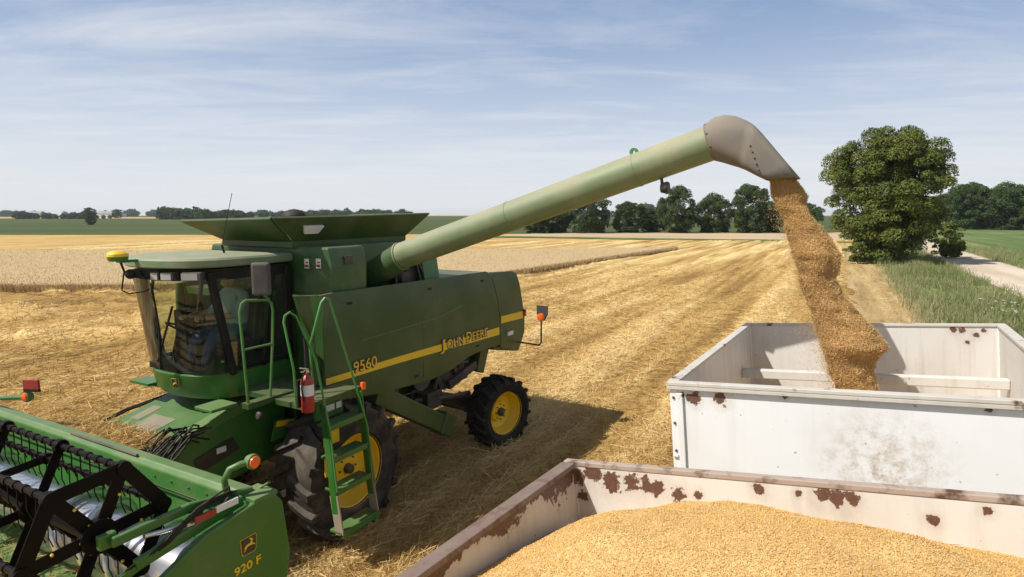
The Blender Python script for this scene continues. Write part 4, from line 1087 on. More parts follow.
# feeder house
m = MB()
m.prism_y([(.25, 2.02), (.95, 1.96), (2.42, 1.60), (2.42, .95), (1.0, 1.05), (.25, 1.15)], -.72, .72)
fh = m.build('feeder_house', 'green', cmb, bevel=.025)
m = MB(); m.prism_y([(.75, 2.02), (1.0, 1.985), (2.30, 1.665), (2.30, 1.60), (.75, 1.9)], .56, .735); m.build('feeder_edge', 'green_dusty', fh, bevel=.01)
m = MB(); m.prism_y([(1.45, 1.838), (1.85, 1.742), (1.85, 1.746), (1.45, 1.842)], -.30, .15); m.build('wear_patch', 'worn_paint', fh)
m = MB(); m.prism_y([(1.30, 1.874), (1.62, 1.797), (1.62, 1.80), (1.30, 1.878)], -.55, -.38); m.build('wear_patch', 'worn_paint', fh)
m = MB(); m.prism_y([(1.0, 1.42), (1.55, 1.30), (1.62, 1.48), (1.1, 1.60)], .737, .742); m.build('warning_decal', 'decal_black', fh)
m = MB(); m.b6(1.2, 1.33, .743, .747, 1.46, 1.53); m.build('warning_decal', 'white_plain', fh)
m = MB(); m.prism_y([(.30, 1.40), (.70, 1.46), (.62, 1.72), (.30, 1.66)], .95, .98); bp = m.build('bracket_plate', 'green', cmb)
m = MB(); m.prism_y([(.33, 1.58), (.64, 1.63), (.61, 1.70), (.32, 1.65)], .982, .986); m.build('bracket_stripe', 'yellow', bp)
random.seed(5)
m = MB()
for i in range(22):
    y0 = .50 + random.random() * .55; x0 = 1.55 + random.random() * .3
    p = [(x0 - .5 * random.random(), y0 - .1, 1.72 + .1 * random.random()), (x0, y0, 1.80 + random.random() * .12), (x0 + .2, y0 + .12 * random.random(), 1.75 + random.random() * .12), (2.2 + .1 * random.random(), y0 + .15 * random.random(), 1.45 + random.random() * .25), (2.30, y0 + .1, 1.2 + random.random() * .3)]
    m.tube(p, .007 + .006 * random.random(), 6)
m.build('hydraulic_hoses', 'black', cmb, True, kind='stuff')
m = MB()
for i in range(5):
    y0 = -.75 - random.random() * .08
    m.tube([(.9, y0, 1.9), (1.5, y0 - .05, 1.80 + random.random() * .05), (2.3, y0 + .1, 1.68)], .012, 6)
m.build('hydraulic_hoses', 'black', cmb, True, kind='stuff')
m = MB(); m.lathe([(0, 0), (.05, 0), (.055, .04), (.04, .06), (0, .065)], (.85, .98, 1.86), 'x', 16); m.build('work_light', 'grey_plastic', cmb, True)
m = MB(); m.b6(1.10, 1.34, -1.02, -.60, 2.13, 2.165); m.tube([(1.2, -.5, 2.12), (1.25, -.98, 2.12)], .025, 6); m.build('right_step', 'green', cmb)
m = MB(); m.b6(1.15, 1.5, .62, .95, 2.06, 2.10); m.build('cab_step', 'green_dusty', cmb, bevel=.008)

# unloading auger
A0, A1, A2 = V(-1.2, .55, 3.20), V(-1.2, 1.64, 3.785), V(-1.2, 6.03, 5.185)
m = MB(); m.tube([A0, A0.lerp(A1, .5), A1], .205, 28)
el = m.build('unloading_auger', 'green_tank', cmb, True)
m = MB(); m.tube([A1 - (A2 - A1).normalized() * .015, A1.lerp(A2, .3), A1.lerp(A2, .8), A2], .195, 32); m.build('auger_tube', 'auger_green', el, True)
m = MB()
for f in (0.0, .42, .805):
    c = A1.lerp(A2, f); d = (A2 - A1).normalized(); m.tube([c - d * .012, c + d * .012], .2 if f else .212, 32)
m.build('tube_band', 'auger_green', el, True)
m = MB(); c = A1.lerp(A2, .81) + V(0, -.06, .2); m.lathe([(.02, -.02), (.05, -.02), (.05, .02), (.02, .02)], c, 'x', 14, True); m.build('lifting_eye', 'rail_green', el)
m = MB(); m.tube([(-1.2, 5.47, 4.82), (-1.2, 5.48, 4.74)], .018, 6); m.lathe([(0, -.04), (.055, -.04), (.072, .03), (.06, .05), (0, .055)], (-1.2, 5.51, 4.70), 'y', 16); m.build('auger_lamp', 'dark_metal', el, True)
# rubber spout: one bent boot that widens over the tube end and flattens to a slanted mouth
tl = math.atan2(A2.z - A1.z, A2.y - A1.y)
secs = [(5.93, 5.385, 6.06, 4.98, .207, 2.0), (5.97, 5.40, 6.08, 4.975, .212, 2.0), (6.04, 5.45, 6.12, 4.965, .222, 2.1), (6.15, 5.465, 6.18, 4.945, .228, 2.2), (6.27, 5.44, 6.25, 4.92, .23, 2.5), (6.38, 5.385, 6.31, 4.90, .222, 2.9), (6.43, 5.35, 6.345, 4.885, .212, 3.4), (6.46, 5.325, 6.365, 4.878, .222, 4.2), (6.52, 5.26, 6.40, 4.86, .222, 4.6), (6.67, 5.075, 6.48, 4.815, .212, 5), (6.80, 4.915, 6.535, 4.785, .205, 5), (6.92, 4.77, 6.59, 4.757, .20, 5)]
m = MB(); n = 36
for (yt, zt_, yb_, zb_, hw, p) in secs:
    for j in range(n):
        a = 2 * math.pi * j / n; ca, sa = math.cos(a), math.sin(a); e = 2 / p
        q = math.copysign(abs(sa) ** e, sa); f = .5 - .5 * q
        m.v.append((-1.2 + hw * math.copysign(abs(ca) ** e, ca), yt + (yb_ - yt) * f, zt_ + (zb_ - zt_) * f))
for i in range(len(secs) - 1):
    for j in range(n):
        a = i * n + j; b = i * n + (j + 1) % n; m.f.append((a, b, b + n, a + n))
hd = m.build('spout', 'boot', el, True, auto=55)
sm = hd.modifiers.new('solid', 'SOLIDIFY'); sm.thickness = .01; sm.offset = -1
m = MB()
for i in range(5):
    f = i / 4; m.ball((-1.2 + .222 - .006 * f, 6.45 + .09 * f, 5.10 - .25 * f), .010, 8, 5)
for i in range(5):
    a = R_(-60 + 40 * i); c = V(-1.2, 6.02, 5.185); m.ball(c + V(.212 * math.cos(a), -.212 * math.sin(a) * math.sin(tl), .212 * math.sin(a) * math.cos(tl)), .011, 8, 5)
m.build('rivet', 'dark_metal', el, kind='stuff')

# ------------------------------------------------------------------ grain header (same frame as the combine)
hdr = thing('grain_header', 'raised green grain header with black reel, hitched to the front of the combine', 'header', CO, CR)
YL, YR = 3.08, -3.08
m = MB()
m.prism_y([(2.36, 1.93), (2.50, 1.95), (2.54, 1.90), (2.54, 1.70), (2.36, 1.70)], YR, YL)
bmn = m.build('back_beam', 'green_dusty', hdr, bevel=.012)
m = MB()
prof = [(2.50, 1.70), (2.56, 1.35), (2.66, 1.08), (2.82, .94), (3.2, .88), (3.95, .86)]
m.prism([(0, 0)] * 0 or [(YR, 0)] * 0, None, None) if False else None
o0 = len(m.v)
for (x, z) in prof: m.v += [(x, YR + .02, z), (x, YL - .02, z), (x - .03, YR + .02, z - .03), (x - .03, YL - .02, z - .03)]
for i in range(len(prof) - 1):
    a = i * 4; m.f += [(a, a + 1, a + 5, a + 4), (a + 2, a + 6, a + 7, a + 3), (a, a + 4, a + 6, a + 2), (a + 1, a + 3, a + 7, a + 5)]
m.build('trough', 'green', hdr, True)
m = MB(); m.b6(3.93, 4.05, YR, YL, .84, .87)
for i in range(80):
    y = YR + (i + .5) * (YL - YR) / 80; m.add([(4.03, y - .02, .845), (4.03, y + .02, .845), (4.15, y, .85), (4.03, y - .02, .87), (4.03, y + .02, .87)], [(0, 1, 2), (3, 2, 4), (0, 2, 3), (1, 4, 2)])
m.build('cutter_bar', 'dark_metal', hdr)
# feed auger with flighting
m = MB(); m.tube([(2.98, YR + .1, 1.42), (2.98, YL - .1, 1.42)], .24, 28); fa = m.build('feed_auger', 'steel', hdr, True)
for sd in (-1, 1):
    m = MB()
    turns = 5.0; ns = 150; o = len(m.v)
    for i in range(ns + 1):
        y = sd * (YL - .12 - (YL - .85) * i / ns); a = sd * 2 * math.pi * turns * i / ns
        for r in (.235, .34): m.v.append((2.98 + r * math.cos(a), y, 1.42 + r * math.sin(a)))
    for i in range(ns): a = o + 2 * i; m.f.append((a, a + 1, a + 3, a + 2))
    fl_ = m.build('flighting', 'steel', fa, True); md = fl_.modifiers.new('s', 'SOLIDIFY'); md.thickness = .006
# reel
RC = (3.66, 2.08); RR = .485; ANG = [R_(a) for a in (115, 175, 235, 295, 355, 55)]
m = MB(); m.tube([(RC[0], -2.8, RC[1]), (RC[0], 2.8, RC[1])], .06, 14); reel = m.build('reel', 'reel_black', hdr, True)
def rp(a, r=RR): return (RC[0] + r * math.cos(a), RC[1] + r * math.sin(a))
sp_y = [2.76, 1.86, .93, 0.0, -.93, -1.86, -2.76]
for k, y in enumerate(sp_y):
    m = MB()
    w = .10 if k in (0, 6) else .075
    for i, a in enumerate(ANG):
        x, z = rp(a); m.beam((RC[0], y, RC[1]), (x, y, z), w, .012, (0, 1, 0))
        if k in (0, 6):
            x2, z2 = rp(ANG[(i + 1) % 6]); m.beam((x, y + .012, z), (x2, y + .012, z2), .105, .012, (0, 1, 0))
        m.lathe([(0, -.03), (.055, -.03), (.055, .03), (0, .03)], (x, y, z), 'y', 12)
    m.lathe([(0, -.03), (.13, -.03), (.13, .03), (0, .03)], (RC[0], y, RC[1]), 'y', 16)
    m.build('reel_spider', 'reel_black', reel, bevel=.004)
for a in ANG:
    x, z = rp(a); m = MB(); m.tube([(x, -2.78, z), (x, 2.78, z)], .024, 10); bt = m.build('reel_bat', 'reel_black', reel, True)
    m = MB()
    for i in range(40):
        y = -2.7 + i * 5.4 / 39
        m.tube([(x, y, z), (x - .004, y, z - .06), (x + .0, y, z - .15), (x - .03, y, z - .25)], .0055, 5)
    tn = m.build('reel_tines', 'reel_black', reel, True, kind='stuff')
m = MB()
for i in range(40):
    for a in ANG:
        x, z = rp(a); m.lathe([(.024, -.02), (.032, -.02), (.032, .02), (.024, .02)], (x, -2.7 + i * 5.4 / 39, z), 'y', 8, True)
m.build('tine_clamps', 'reel_black', reel, kind='stuff')
m = MB()
for q in (0, 1, 2, 3, 4, 5):
    for rr in (.12, .3):
        x, z = rp(ANG[q] + .12, rr); m.ball((x, 2.775, z), .012, 8, 5)
m.build('reel_bolts', 'yellow', reel, kind='stuff')
# end sheets
for sd in (1, -1):
    m = MB()
    y0, y1 = sd * 3.06, sd * 3.12
    m.prism_y([(2.33, 1.86), (2.40, 1.95), (2.55, 1.97), (3.05, 1.90), (3.45, 1.72), (3.9, 1.40), (4.3, 1.12), (4.3, .80), (2.6, .80), (2.34, 1.02), (2.27, 1.35)], y0, y1)
    es = m.build('end_sheet', 'green', hdr, bevel=.015)
    if sd > 0: esL = es
    m = MB(); m.prism_y([(3.4, 1.60), (3.9, 1.52), (4.6, 1.15), (5.0, .86), (4.2, .82), (3.5, .95)], sd * 3.13, sd * 3.26); m.build('crop_divider', 'green', hdr, bevel=.03)
    m = MB(); ym = sd * 2.93
    m.beam((2.50, ym, 1.98), (3.10, ym, 2.08), .05, .085); m.beam((3.08, ym, 2.08), (3.66, ym, 2.07), .05, .075); ra = m.build('reel_arm', 'green', hdr, bevel=.015)
    m = MB(); m.beam((2.65, sd * 3.0, 1.98), (3.55, sd * 3.0, 1.86), .05, .09); m.beam((3.0, sd * 2.99, 2.02), (3.9, sd * 2.99, 1.72), .04, .07); m.b6(3.60, 3.72, sd * 2.84, sd * 2.9, 2.02, 2.13); m.build('arm_bracket', 'green', ra, bevel=.012)
    m = MB(); m.tube([(2.75, sd * 2.98, 1.90), (3.15, sd * 2.98, 1.98)], .035, 12); m.tube([(3.15, sd * 2.98, 1.98), (3.45, sd * 2.96, 2.03)], .018, 10); m.build('lift_cylinder', 'steel', ra, True)
    m = MB()
    random.seed(9)
    for i in range(7):
        m.tube([(2.55 + .05 * i, sd * (2.90 + .01 * i), 1.98), (2.75, sd * (2.97 + .02 * random.random()), 2.06 + .08 * random.random()), (3.0 + .1 * random.random(), sd * 3.02, 2.03 + .08 * random.random()), (3.3 + .2 * random.random(), sd * 3.03, 1.93), (3.5 + .3 * random.random(), sd * 2.98, 1.80)], .009, 5)
    m.build('reel_hoses', 'black', ra, True, kind='stuff')
    m = MB(); m.b6(2.72, 2.92, sd * 3.04 - .01, sd * 3.04 + .01, 1.99, 2.045); pl = m.build('warning_decal', 'white_plain', ra)
    m = MB(); m.b6(2.93, 3.10, sd * 3.04 - .01, sd * 3.04 + .01, 1.98, 2.035); m.build('warning_decal', 'red', ra)
    m = MB(); m.b6(2.38, 2.62, sd * 2.86, sd * 3.12, 1.952, 1.99); m.tube([(2.45, sd * 2.95, 1.98), (2.40, sd * 3.05, 2.05)], .012, 6); m.build('beam_cap', 'green_dusty', hdr, bevel=.008)
    # warning lamp on its arm
    m = MB()
    pts = [(2.68, sd * 2.85, 1.95), (2.72, sd * 2.88, 2.16), (2.68, sd * 2.9, 2.24), (2.60, sd * 2.95, 2.27), (2.52, sd * 3.0, 2.27)] if sd > 0 else [(2.45, -2.2, 1.95), (2.45, -2.05, 2.05), (2.45, -1.9, 2.08), (2.45, -1.3, 2.18), (2.45, -1.2, 2.2)]
    m.tube(pts, .028, 10); la = m.build('lamp_arm', 'green', hdr, True)
    e = pts[-1]
    m = MB(); m.lathe([(0, -.06), (.05, -.06), (.066, -.02), (.066, .012), (0, .012)], (e[0], e[1], e[2]), 'x' if sd < 0 else 'y', 18); m.build('lamp_housing', 'green_dusty', la, True)
    m = MB(); m.lathe([(.054, .012), (.050, .03), (.03, .042), (0, .045)], (e[0], e[1], e[2]), 'x' if sd < 0 else 'y', 18); m.build('warning_lamp', 'orange', la, True)
    if sd < 0:
        m = MB(); m.box((2.42, -1.12, 2.36), (.03, .2, .12), Matrix.Rotation(R_(25), 3, 'Z')); m.build('red_reflector', 'red', la, bevel=.006)
        m = MB(); m.box((2.42, -1.12, 2.285), (.03, .2, .03), Matrix.Rotation(R_(25), 3, 'Z')); m.build('reflector_foot', 'black', la)
# emblem and model number on the end sheet
emblem(esL, frame_m((2.70, 3.1225, 1.63), (-1, 0, .0), (0, 0, 1)), .125)
text_part('920 F', .10, side_m(2.85, 3.124, 1.42, 0), 'yellow', esL, 'model_number', .001, .002, .26)
# bolts on the beam
m = MB()
for i in range(22):
    m.ball((2.545, YR + .3 + i * .27, 1.83), .012, 6, 4)
m.build('beam_bolts', 'dark_metal', bmn, kind='stuff')
m = MB(); m.b6(2.545, 2.552, .2, 2.6, 1.745, 1.75); m.tube([(2.5, -.1, 1.96), (2.51, 1.2, 1.965)], .016, 6); m.build('beam_trim', 'dark_metal', bmn)
# straw that fell on the feeder and beam
n = 9000
lx = rng.uniform(1.75, 2.42, n); ly = rng.uniform(-1.1, .55, n); lzz = 1.72 + .1 * (lx - 1.75) + .05 * rng.random(n)
n2 = 2600; lx = np.concatenate([lx, rng.uniform(2.6, 3.9, n2)]); ly = np.concatenate([ly, rng.uniform(-2.9, 2.9, n2)]); lzz = np.concatenate([lzz, .9 + .12 * rng.random(n2)]); n += n2
wv = np.array([[*c2w((a, b, c))] for a, b, c in zip(lx, ly, lzz)])
o = blades('chaff_and_straw', wv[:, 0], wv[:, 1], wv[:, 2], rng.uniform(.05, .2, n), rng.uniform(.004, .009, n), rng.uniform(0, 6.3, n), rng.normal(.05, .2, n), 'straw', np.clip(rng.normal(.55, .2, n), 0, 1))
tag(o, 'chaff and broken straw lying on the feeder house and header', 'straw')
m = MB(); m.prism_y([(1.7, 1.60), (2.42, 1.60), (2.40, 1.80), (1.72, 1.725)], -1.05, .5); fhp = m.build('straw_bed', 'straw', fh)

# ------------------------------------------------------------------ fire extinguisher by the ladder
fx = thing('fire_extinguisher', 'red fire extinguisher hanging beside the combine ladder', 'extinguisher', c2w((.97, 1.97, 2.10)), CR)
m = MB(); m.lathe([(0, 0), (.07, 0), (.075, .02), (.075, .36), (.06, .41), (.025, .44), (.025, .47), (0, .47)], (0, 0, 0), 'z', 20); m.build('cylinder', 'red', fx, True)
m = MB(); m.lathe([(.0762, .20), (.0762, .33)], (0, 0, 0), 'z', 20); m.build('paper_label', 'white_plain', fx, True)
m = MB(); m.b6(-.02, .02, -.02, .02, .46, .50); m.beam((-.02, 0, .51), (.09, 0, .54), .02, .012); m.beam((-.02, 0, .49), (.08, 0, .49), .02, .012); m.build('valve_handle', 'steel', fx)
m = MB(); m.tube([(.02, .0, .49), (.09, .03, .44), (.1, .02, .3), (.085, .02, .15)], .012, 6); m.build('hose', 'black', fx, True)
m = MB(); m.tube([(-.03, -.04, .86), (-.02, -.02, .7), (0, 0, .52)], .02, 6); m.b6(-.08, .08, -.10, -.07, .05, .38); m.build('hanging_bracket', 'black', fx)

# ------------------------------------------------------------------ driver
def person_driver():
    me = bpy.data.meshes.new('person'); 
    V0 = [(.55, 0, 2.76), (.52, 0, 2.95), (.52, 0, 3.14), (.55, 0, 3.27), (.57, 0, 3.33)]          # pelvis .. neck
    R0 = [.15, .155, .17, .10, .055]
    Ed = [(0, 1), (1, 2), (2, 3), (3, 4)]
    def chain(root, pts, rs):
        k = root
        for p, r in zip(pts, rs):
            V0.append(p); R0.append(r); Ed.append((k, len(V0) - 1)); k = len(V0) - 1
    for sd in (1, -1):
        chain(3, [(.53, sd * .19, 3.22), (.70, sd * .24, 2.99), (.95, sd * .20, 2.99), (1.08, sd * .15, 3.0)], [.075, .052, .042, .03])
        chain(0, [(.62, sd * .10, 2.73), (.98, sd * .14, 2.74), (1.08, sd * .14, 2.52), (1.12, sd * .14, 2.36)], [.11, .08, .055, .045])
        chain(len(V0) - 1, [(1.26, sd * .14, 2.47 if 0 else 2.45)], [.04])
    me.from_pydata(V0, Ed, [])
    o = bpy.data.objects.new('person', me); COL.objects.link(o)
    sk = o.modifiers.new('skin', 'SKIN')
    for i, r in enumerate(R0): me.skin_vertices[0].data[i].radius = (r, r)
    me.skin_vertices[0].data[0].use_root = True
    sb = o.modifiers.new('sub', 'SUBSURF'); sb.levels = 2; sb.render_levels = 2
    dg = bpy.context.evaluated_depsgraph_get(); dg.update()
    bm_me = bpy.data.meshes.new_from_object(o.evaluated_get(dg)); bpy.data.objects.remove(o)
    mb = MB(); mb.v = [tuple(v.co) for v in bm_me.vertices]; mb.f = [tuple(p.vertices) for p in bm_me.polygons]
    nb = len(mb.f)
    # head with nose, ears, jaw
    mb.ball((.61, 0, 3.45), (.098, .076, .118), 18, 14); mb.ball((.66, 0, 3.38), (.05, .055, .05), 12, 8)
    mb.add([(.70, -.014, 3.42), (.70, .014, 3.42), (.735, 0, 3.425), (.70, 0, 3.475)], [(0, 1, 2), (0, 2, 3), (1, 3, 2), (0, 3, 1)])
    for sd in (1, -1): mb.ball((.60, sd * .078, 3.44), (.02, .012, .032), 8, 6)
    for sd in (1, -1):
        mb.ball((1.12, sd * .145, 3.0), (.045, .035, .02), 10, 6)
        for i in range(4):
            y = sd * (.12 + .017 * i); L = (.9, 1.05, 1.0, .8)[i]
            mb.tube([(1.14, y, 3.01), (1.14 + .035 * L, y, 3.015), (1.14 + .05 * L, y, 2.99), (1.14 + .035 * L, y, 2.97)], .009, 6)
        mb.tube([(1.10, sd * .11, 3.0), (1.14, sd * .095, 3.02), (1.17, sd * .10, 3.01)], .010, 6)
    ob = mb.build('person', 'shirt', None, True, auto=80)
    for k in ('jeans', 'skin', 'boots'): ob.data.materials.append(MATS[k])
    for i, p in enumerate(ob.data.polygons):
        c = p.center
        if i >= nb or (c.z > 3.31): p.material_index = 2
        elif c.x > .78 and c.z > 2.88: p.material_index = 2
        elif c.z < 2.42: p.material_index = 3
        elif c.z < 2.86: p.material_index = 1
    for c in ('cap', 'hair'):
        m = MB()
        if c == 'cap':
            m.lathe([(.104, .0), (.104, .04), (.085, .085), (.04, .105), (0, .108)], (.605, 0, 3.49), 'z', 18)
            m.prism_z([(.66, -.075), (.80, -.05), (.815, 0), (.80, .05), (.66, .075)], 3.49, 3.502)
        else: m.ball((.575, 0, 3.455), (.085, .08, .09), 12, 8)
        m.build(c, c, ob, True)
    ob.scale = (1.06, 1.1, 1.06); ob.location = c2w((-.15, 0, -.115)); ob.rotation_euler = (0, 0, CR)
    return tag(ob, 'person in pale shirt, jeans and cap seated at the wheel inside the cab', 'person')
person_driver()

# ------------------------------------------------------------------ grain wagons (local: x right, y away, rim at z = 3.05)
def wagon_matrix(o, yaw, pitch, roll):
    cy, sy, cp, sp2, cr, sr = math.cos(yaw), math.sin(yaw), math.cos(pitch), math.sin(pitch), math.cos(roll), math.sin(roll)
    M = Matrix(((cy, -sy, 0), (sy, cy, 0), (0, 0, 1))) @ Matrix(((1, 0, 0), (0, cp, -sp2), (0, sp2, cp))) @ Matrix(((cr, 0, sr), (0, 1, 0), (-sr, 0, cr)))
    off = V(*o) - M @ V(0, 0, 3.05)
    return Matrix.Translation(off) @ M.to_4x4()
def wagon(label, mtx, W, y0, y1, out, inn, rail, rusty):
    r = thing('grain_wagon', label, 'wagon', group='grain wagons')
    r.matrix_world = mtx
    zt, zb_ = 3.05, 1.75
    t = .03
    m = MB(); m.b6(.055, W - .055, y0 + .012, y0 + .012 + t, zb_, zt - .03); ne = m.build('end_panel', out, r)
    m = MB(); m.b6(.055, W - .055, y1 - .012 - t, y1 - .012, zb_, zt - .03); fe = m.build('end_panel', inn, r)
    m = MB(); m.b6(.012, .012 + t, y0 + .055, y1 - .055, zb_, zt - .03); ls = m.build('side_panel', inn, r)
    m = MB(); m.b6(W - .012 - t, W - .012, y0 + .055, y1 - .055, zb_, zt - .03); rs = m.build('side_panel', inn, r)
    # rails: folded lip with a hanging edge
    for (a, b, nm) in (((-.02, y0 - .025), (W + .02, y0 + .055), 'x'), ((-.02, y1 - (.044 if rusty else .055)), (W + .02, y1 + (.006 if rusty else .025)), 'x')):
        m = MB(); m.b6(a[0], b[0], a[1], b[1], zt - .028, zt)
        yy = a[1] if a[1] < y0 else b[1] - .012
        m.b6(a[0] + .003, b[0] - .003, yy + .002, yy + .010, zt - .06, zt - .03); m.build('top_rail', 'wagon_lip' if rusty else rail, r, bevel=.004)
    for (x0, x1) in ((-.025, .06), (W - .06, W + .025)):
        m = MB(); m.b6(x0, x1, y0 + .058, y1 - .058, zt - .03, zt - .002)
        xx = x0 if x0 < 0 else x1 - .01
        m.b6(xx + .002, xx + .010, y0 + .06, y1 - .06, zt - .07, zt - .032); m.build('top_rail', rail, r, bevel=.006)
    for (x, y) in ((.0, y0), (W - .055, y0), (.0, y1 - .055), (W - .055, y1 - .055)):
        m = MB(); m.b6(x, x + .055, y, y + .055, zb_, zt - .03); cp_ = m.build('corner_post', out, r, bevel=.006)
        if y == y0:
            m = MB()
            fx_ = x + .055 if x < 1 else x - .11
            m.b6(fx_, fx_ + .05, y - .012, y + .01, zb_, zt - .09)
            m.b6(x + .005, x + .05, y - .02, y - .002, zt - .62, zt - .60); m.build('post_flange', out, cp_, bevel=.004)
            m = MB()
            for z in (zt - .13, zt - .34, zt - .57, zt - .78, zt - 1.0): m.ball((x + .03, y - .004, z), .012, 8, 5)
            m.build('bolt', 'dark_metal', cp_, kind='stuff')
    # side ribs outside
    for k in range(1, 4):
        y = y0 + (y1 - y0) * k / 4
        for x in (-.03, W + .0):
            m = MB(); m.b6(x - .012 if x < 0 else x - .01, x + .04, y - .03, y + .03, zb_, zt - .095); m.build('side_rib', out, r, bevel=.006)
    m = MB(); yb2 = y0 + (y1 - y0) * .81; m.b6(.044, W - .044, yb2 - .05, yb2 + .05, zt - .565, zt - .46); m.build('cross_brace', inn, r, bevel=.012)
    # sloping hopper, frame, axles, wheels, drawbar
    m = MB(); c = [(.055, y0 + .05), (W - .055, y0 + .05), (W - .055, y1 - .05), (.055, y1 - .05)]; d = [(W * .3, y0 + .9), (W * .7, y0 + .9), (W * .7, y1 - .9), (W * .3, y1 - .9)]
    m.add([(x, y, zb_ + .01) for x, y in c] + [(x, y, .95) for x, y in d], [(0, 1, 5, 4), (1, 2, 6, 5), (2, 3, 7, 6), (3, 0, 4, 7), (4, 5, 6, 7)]); m.build('hopper', out, r)
    m = MB()
    for x in (W * .28, W * .72): m.b6(x - .05, x + .05, y0 + .2, y1 - .2, .78, .94)
    for y in (y0 + .45, y1 - .45):
        m.b6(W * .14, W * .86, y - .06, y + .06, .66, .78)
        for x in (W * .2, W * .8): m.beam((x, y, .78), (x, y, zb_), .07, .07, (1, 0, 0))
    m.build('running_gear', 'dark_metal', r, bevel=.01)
    m = MB(); m.beam((W / 2 - .3, y1 - .3, .7), (W / 2, y1 + .9, .62), .08, .1); m.beam((W / 2 + .3, y1 - .3, .7), (W / 2, y1 + .9, .62), .08, .1); m.build('drawbar', 'dark_metal', r)
    for x in (W * .08, W * .92):
        for y in (y0 + .45, y1 - .45):
            wp_ = mtx @ V(x, y, 0); gz = hz(wp_.x, wp_.y); inv = mtx.inverted() @ V(wp_.x, wp_.y, gz)
            R = .46; zc = inv.z + R - .01
            m = MB(); m.lathe([(0, -.13), (.1, -.13), (.1, .13), (0, .13)], (0, 0, 0), 'x', 14); wh = m.build('wheel', 'dark_metal', r); wh.location = (x, y, zc)
            m = MB(); m.lathe([(.22, -.12), (.30, -.14), (.42, -.13), (R, -.09), (R, .09), (.42, .13), (.30, .14), (.22, .12)], (0, 0, 0), 'x', 32); m.build('tyre', 'rubber', wh, True)
            m = MB(); m.lathe([(.23, -.11), (.2, -.06), (.1, -.05), (.1, .05), (.2, .06), (.23, .11)], (0, 0, 0), 'x', 24); m.build('rim', 'red', wh, True)
    return r, ne, fe, ls, rs
M2 = wagon_matrix((1.2786, 4.8044, 3.047), -.5428, -.0131, -.0903)
w2, ne2, fe2, ls2, rs2 = wagon('white grain wagon behind, with the grain stream falling into it', M2, 2.594, 0.0, 3.4, 'wagon_white', 'wagon_inside', 'wagon_rail', False)
M1 = wagon_matrix((.3332, 3.3479, 3.0), -.5547, -.0307, -.1418)
w1, ne1, fe1, ls1, rs1 = wagon('rusty grain wagon in the foreground, heaped full of golden grain', M1, 2.594, -3.4, 0.0, 'wagon_rusty', 'wagon_rusty', 'wagon_rail_rusty', True)
ls1.data.materials[0] = MATS['wagon_rusty_side']; rs1.data.materials[0] = MATS['wagon_rusty_side']

# ------------------------------------------------------------------ grain
def grains(name, P, size, mat, parent=None, kind='stuff'):
    n = len(P)
    d = rng.normal(size=(n, 3)); d /= np.linalg.norm(d, axis=1)[:, None]
    a = np.cross(d, rng.normal(size=(n, 3))); a /= np.linalg.norm(a, axis=1)[:, None]; b = np.cross(d, a)
    s = size * rng.uniform(.7, 1.3, n)[:, None]
    vs = np.stack([P - d * s, P + a * s * .5, P + (-.5 * a + .87 * b) * s * .5, P + (-.5 * a - .87 * b) * s * .5, P + d * s], 1).reshape(-1, 3)
    base = (np.arange(n) * 5)[:, None, None]
    f = (np.array([[0, 2, 1], [0, 3, 2], [0, 1, 3], [4, 1, 2], [4, 2, 3], [4, 3, 1]])[None] + base).reshape(-1, 3)
    r = np.repeat(np.clip(rng.normal(.5, .25, n), 0, 1), 6)
    o = np_mesh(name, vs, 3, mat, r, kind, faces=f)
    if parent: o.parent = parent
    return o
def heap(name, label, mtx, W, y0, y1, hfun, ngrain):
    m = MB(); nx_, ny_ = 60, 76
    xs_ = np.linspace(.045, W - .045, nx_); ys_ = np.linspace(y0 + .045, y1 - .045, ny_)
    for yy in ys_:
        for xx in xs_:
            m.v.append((xx, yy, hfun(xx, yy)))
    for j in range(ny_ - 1):
        for i in range(nx_ - 1):
            a = j * nx_ + i; m.f.append((a, a + 1, a + nx_ + 1, a + nx_))
    o = m.build(name, 'grain_bulk', None, True, auto=180); o.matrix_world = mtx
    tag(o, label, 'grain', kind='stuff')
    if ngrain:
        gx = rng.uniform(.05, W - .05, ngrain); gy = y0 + .05 + (y1 - y0 - .1) * rng.random(ngrain) ** .8
        gz = np.array([hfun(a, b) for a, b in zip(gx, gy)]) + rng.uniform(-.001, .004, ngrain)
        k_ = 260; hx = rng.uniform(.1, W - .1, k_); hy = y0 + .2 + (y1 - y0 - .3) * rng.random(k_) ** .8
        ch = blades('chaff', hx, hy, np.array([hfun(a, b) for a, b in zip(hx, hy)]) + .006, rng.uniform(.01, .05, k_), rng.uniform(.002, .004, k_), rng.uniform(0, 6.3, k_), rng.normal(0, .1, k_), 'straw', np.clip(rng.normal(.5, .3, k_), 0, 1)); ch.parent = o
        g_ = grains('loose_grains', np.stack([gx, gy, gz], 1), .0040, 'grain'); g_.parent = o
    return o
def h1(x, y):
    r2 = (x - 1.22) ** 2 * (.8 if x < 1.22 else .42) + (y + 1.45) ** 2
    k = float(vnoise(np.array([x * 3.1]), np.array([y * 3.1]))[0] - .5) * .05 + float(vnoise(np.array([x * 9]), np.array([y * 9]))[0] - .5) * .012
    return 3.05 + .125 - .155 * r2 - .06 * math.exp(-(x / .35) ** 2) + k * 1.5 + .03 * math.sin(2.1 * x + 1.3 * y)
heap('grain_heap', 'mound of golden harvested grain filling the foreground wagon', M1, 2.594, -3.4, 0.0, lambda x, y: max(1.9, h1(x, y)), 130000)
def h2(x, y):
    r = math.hypot(x - 1.2, y - 2.2); return 2.35 - .45 * r
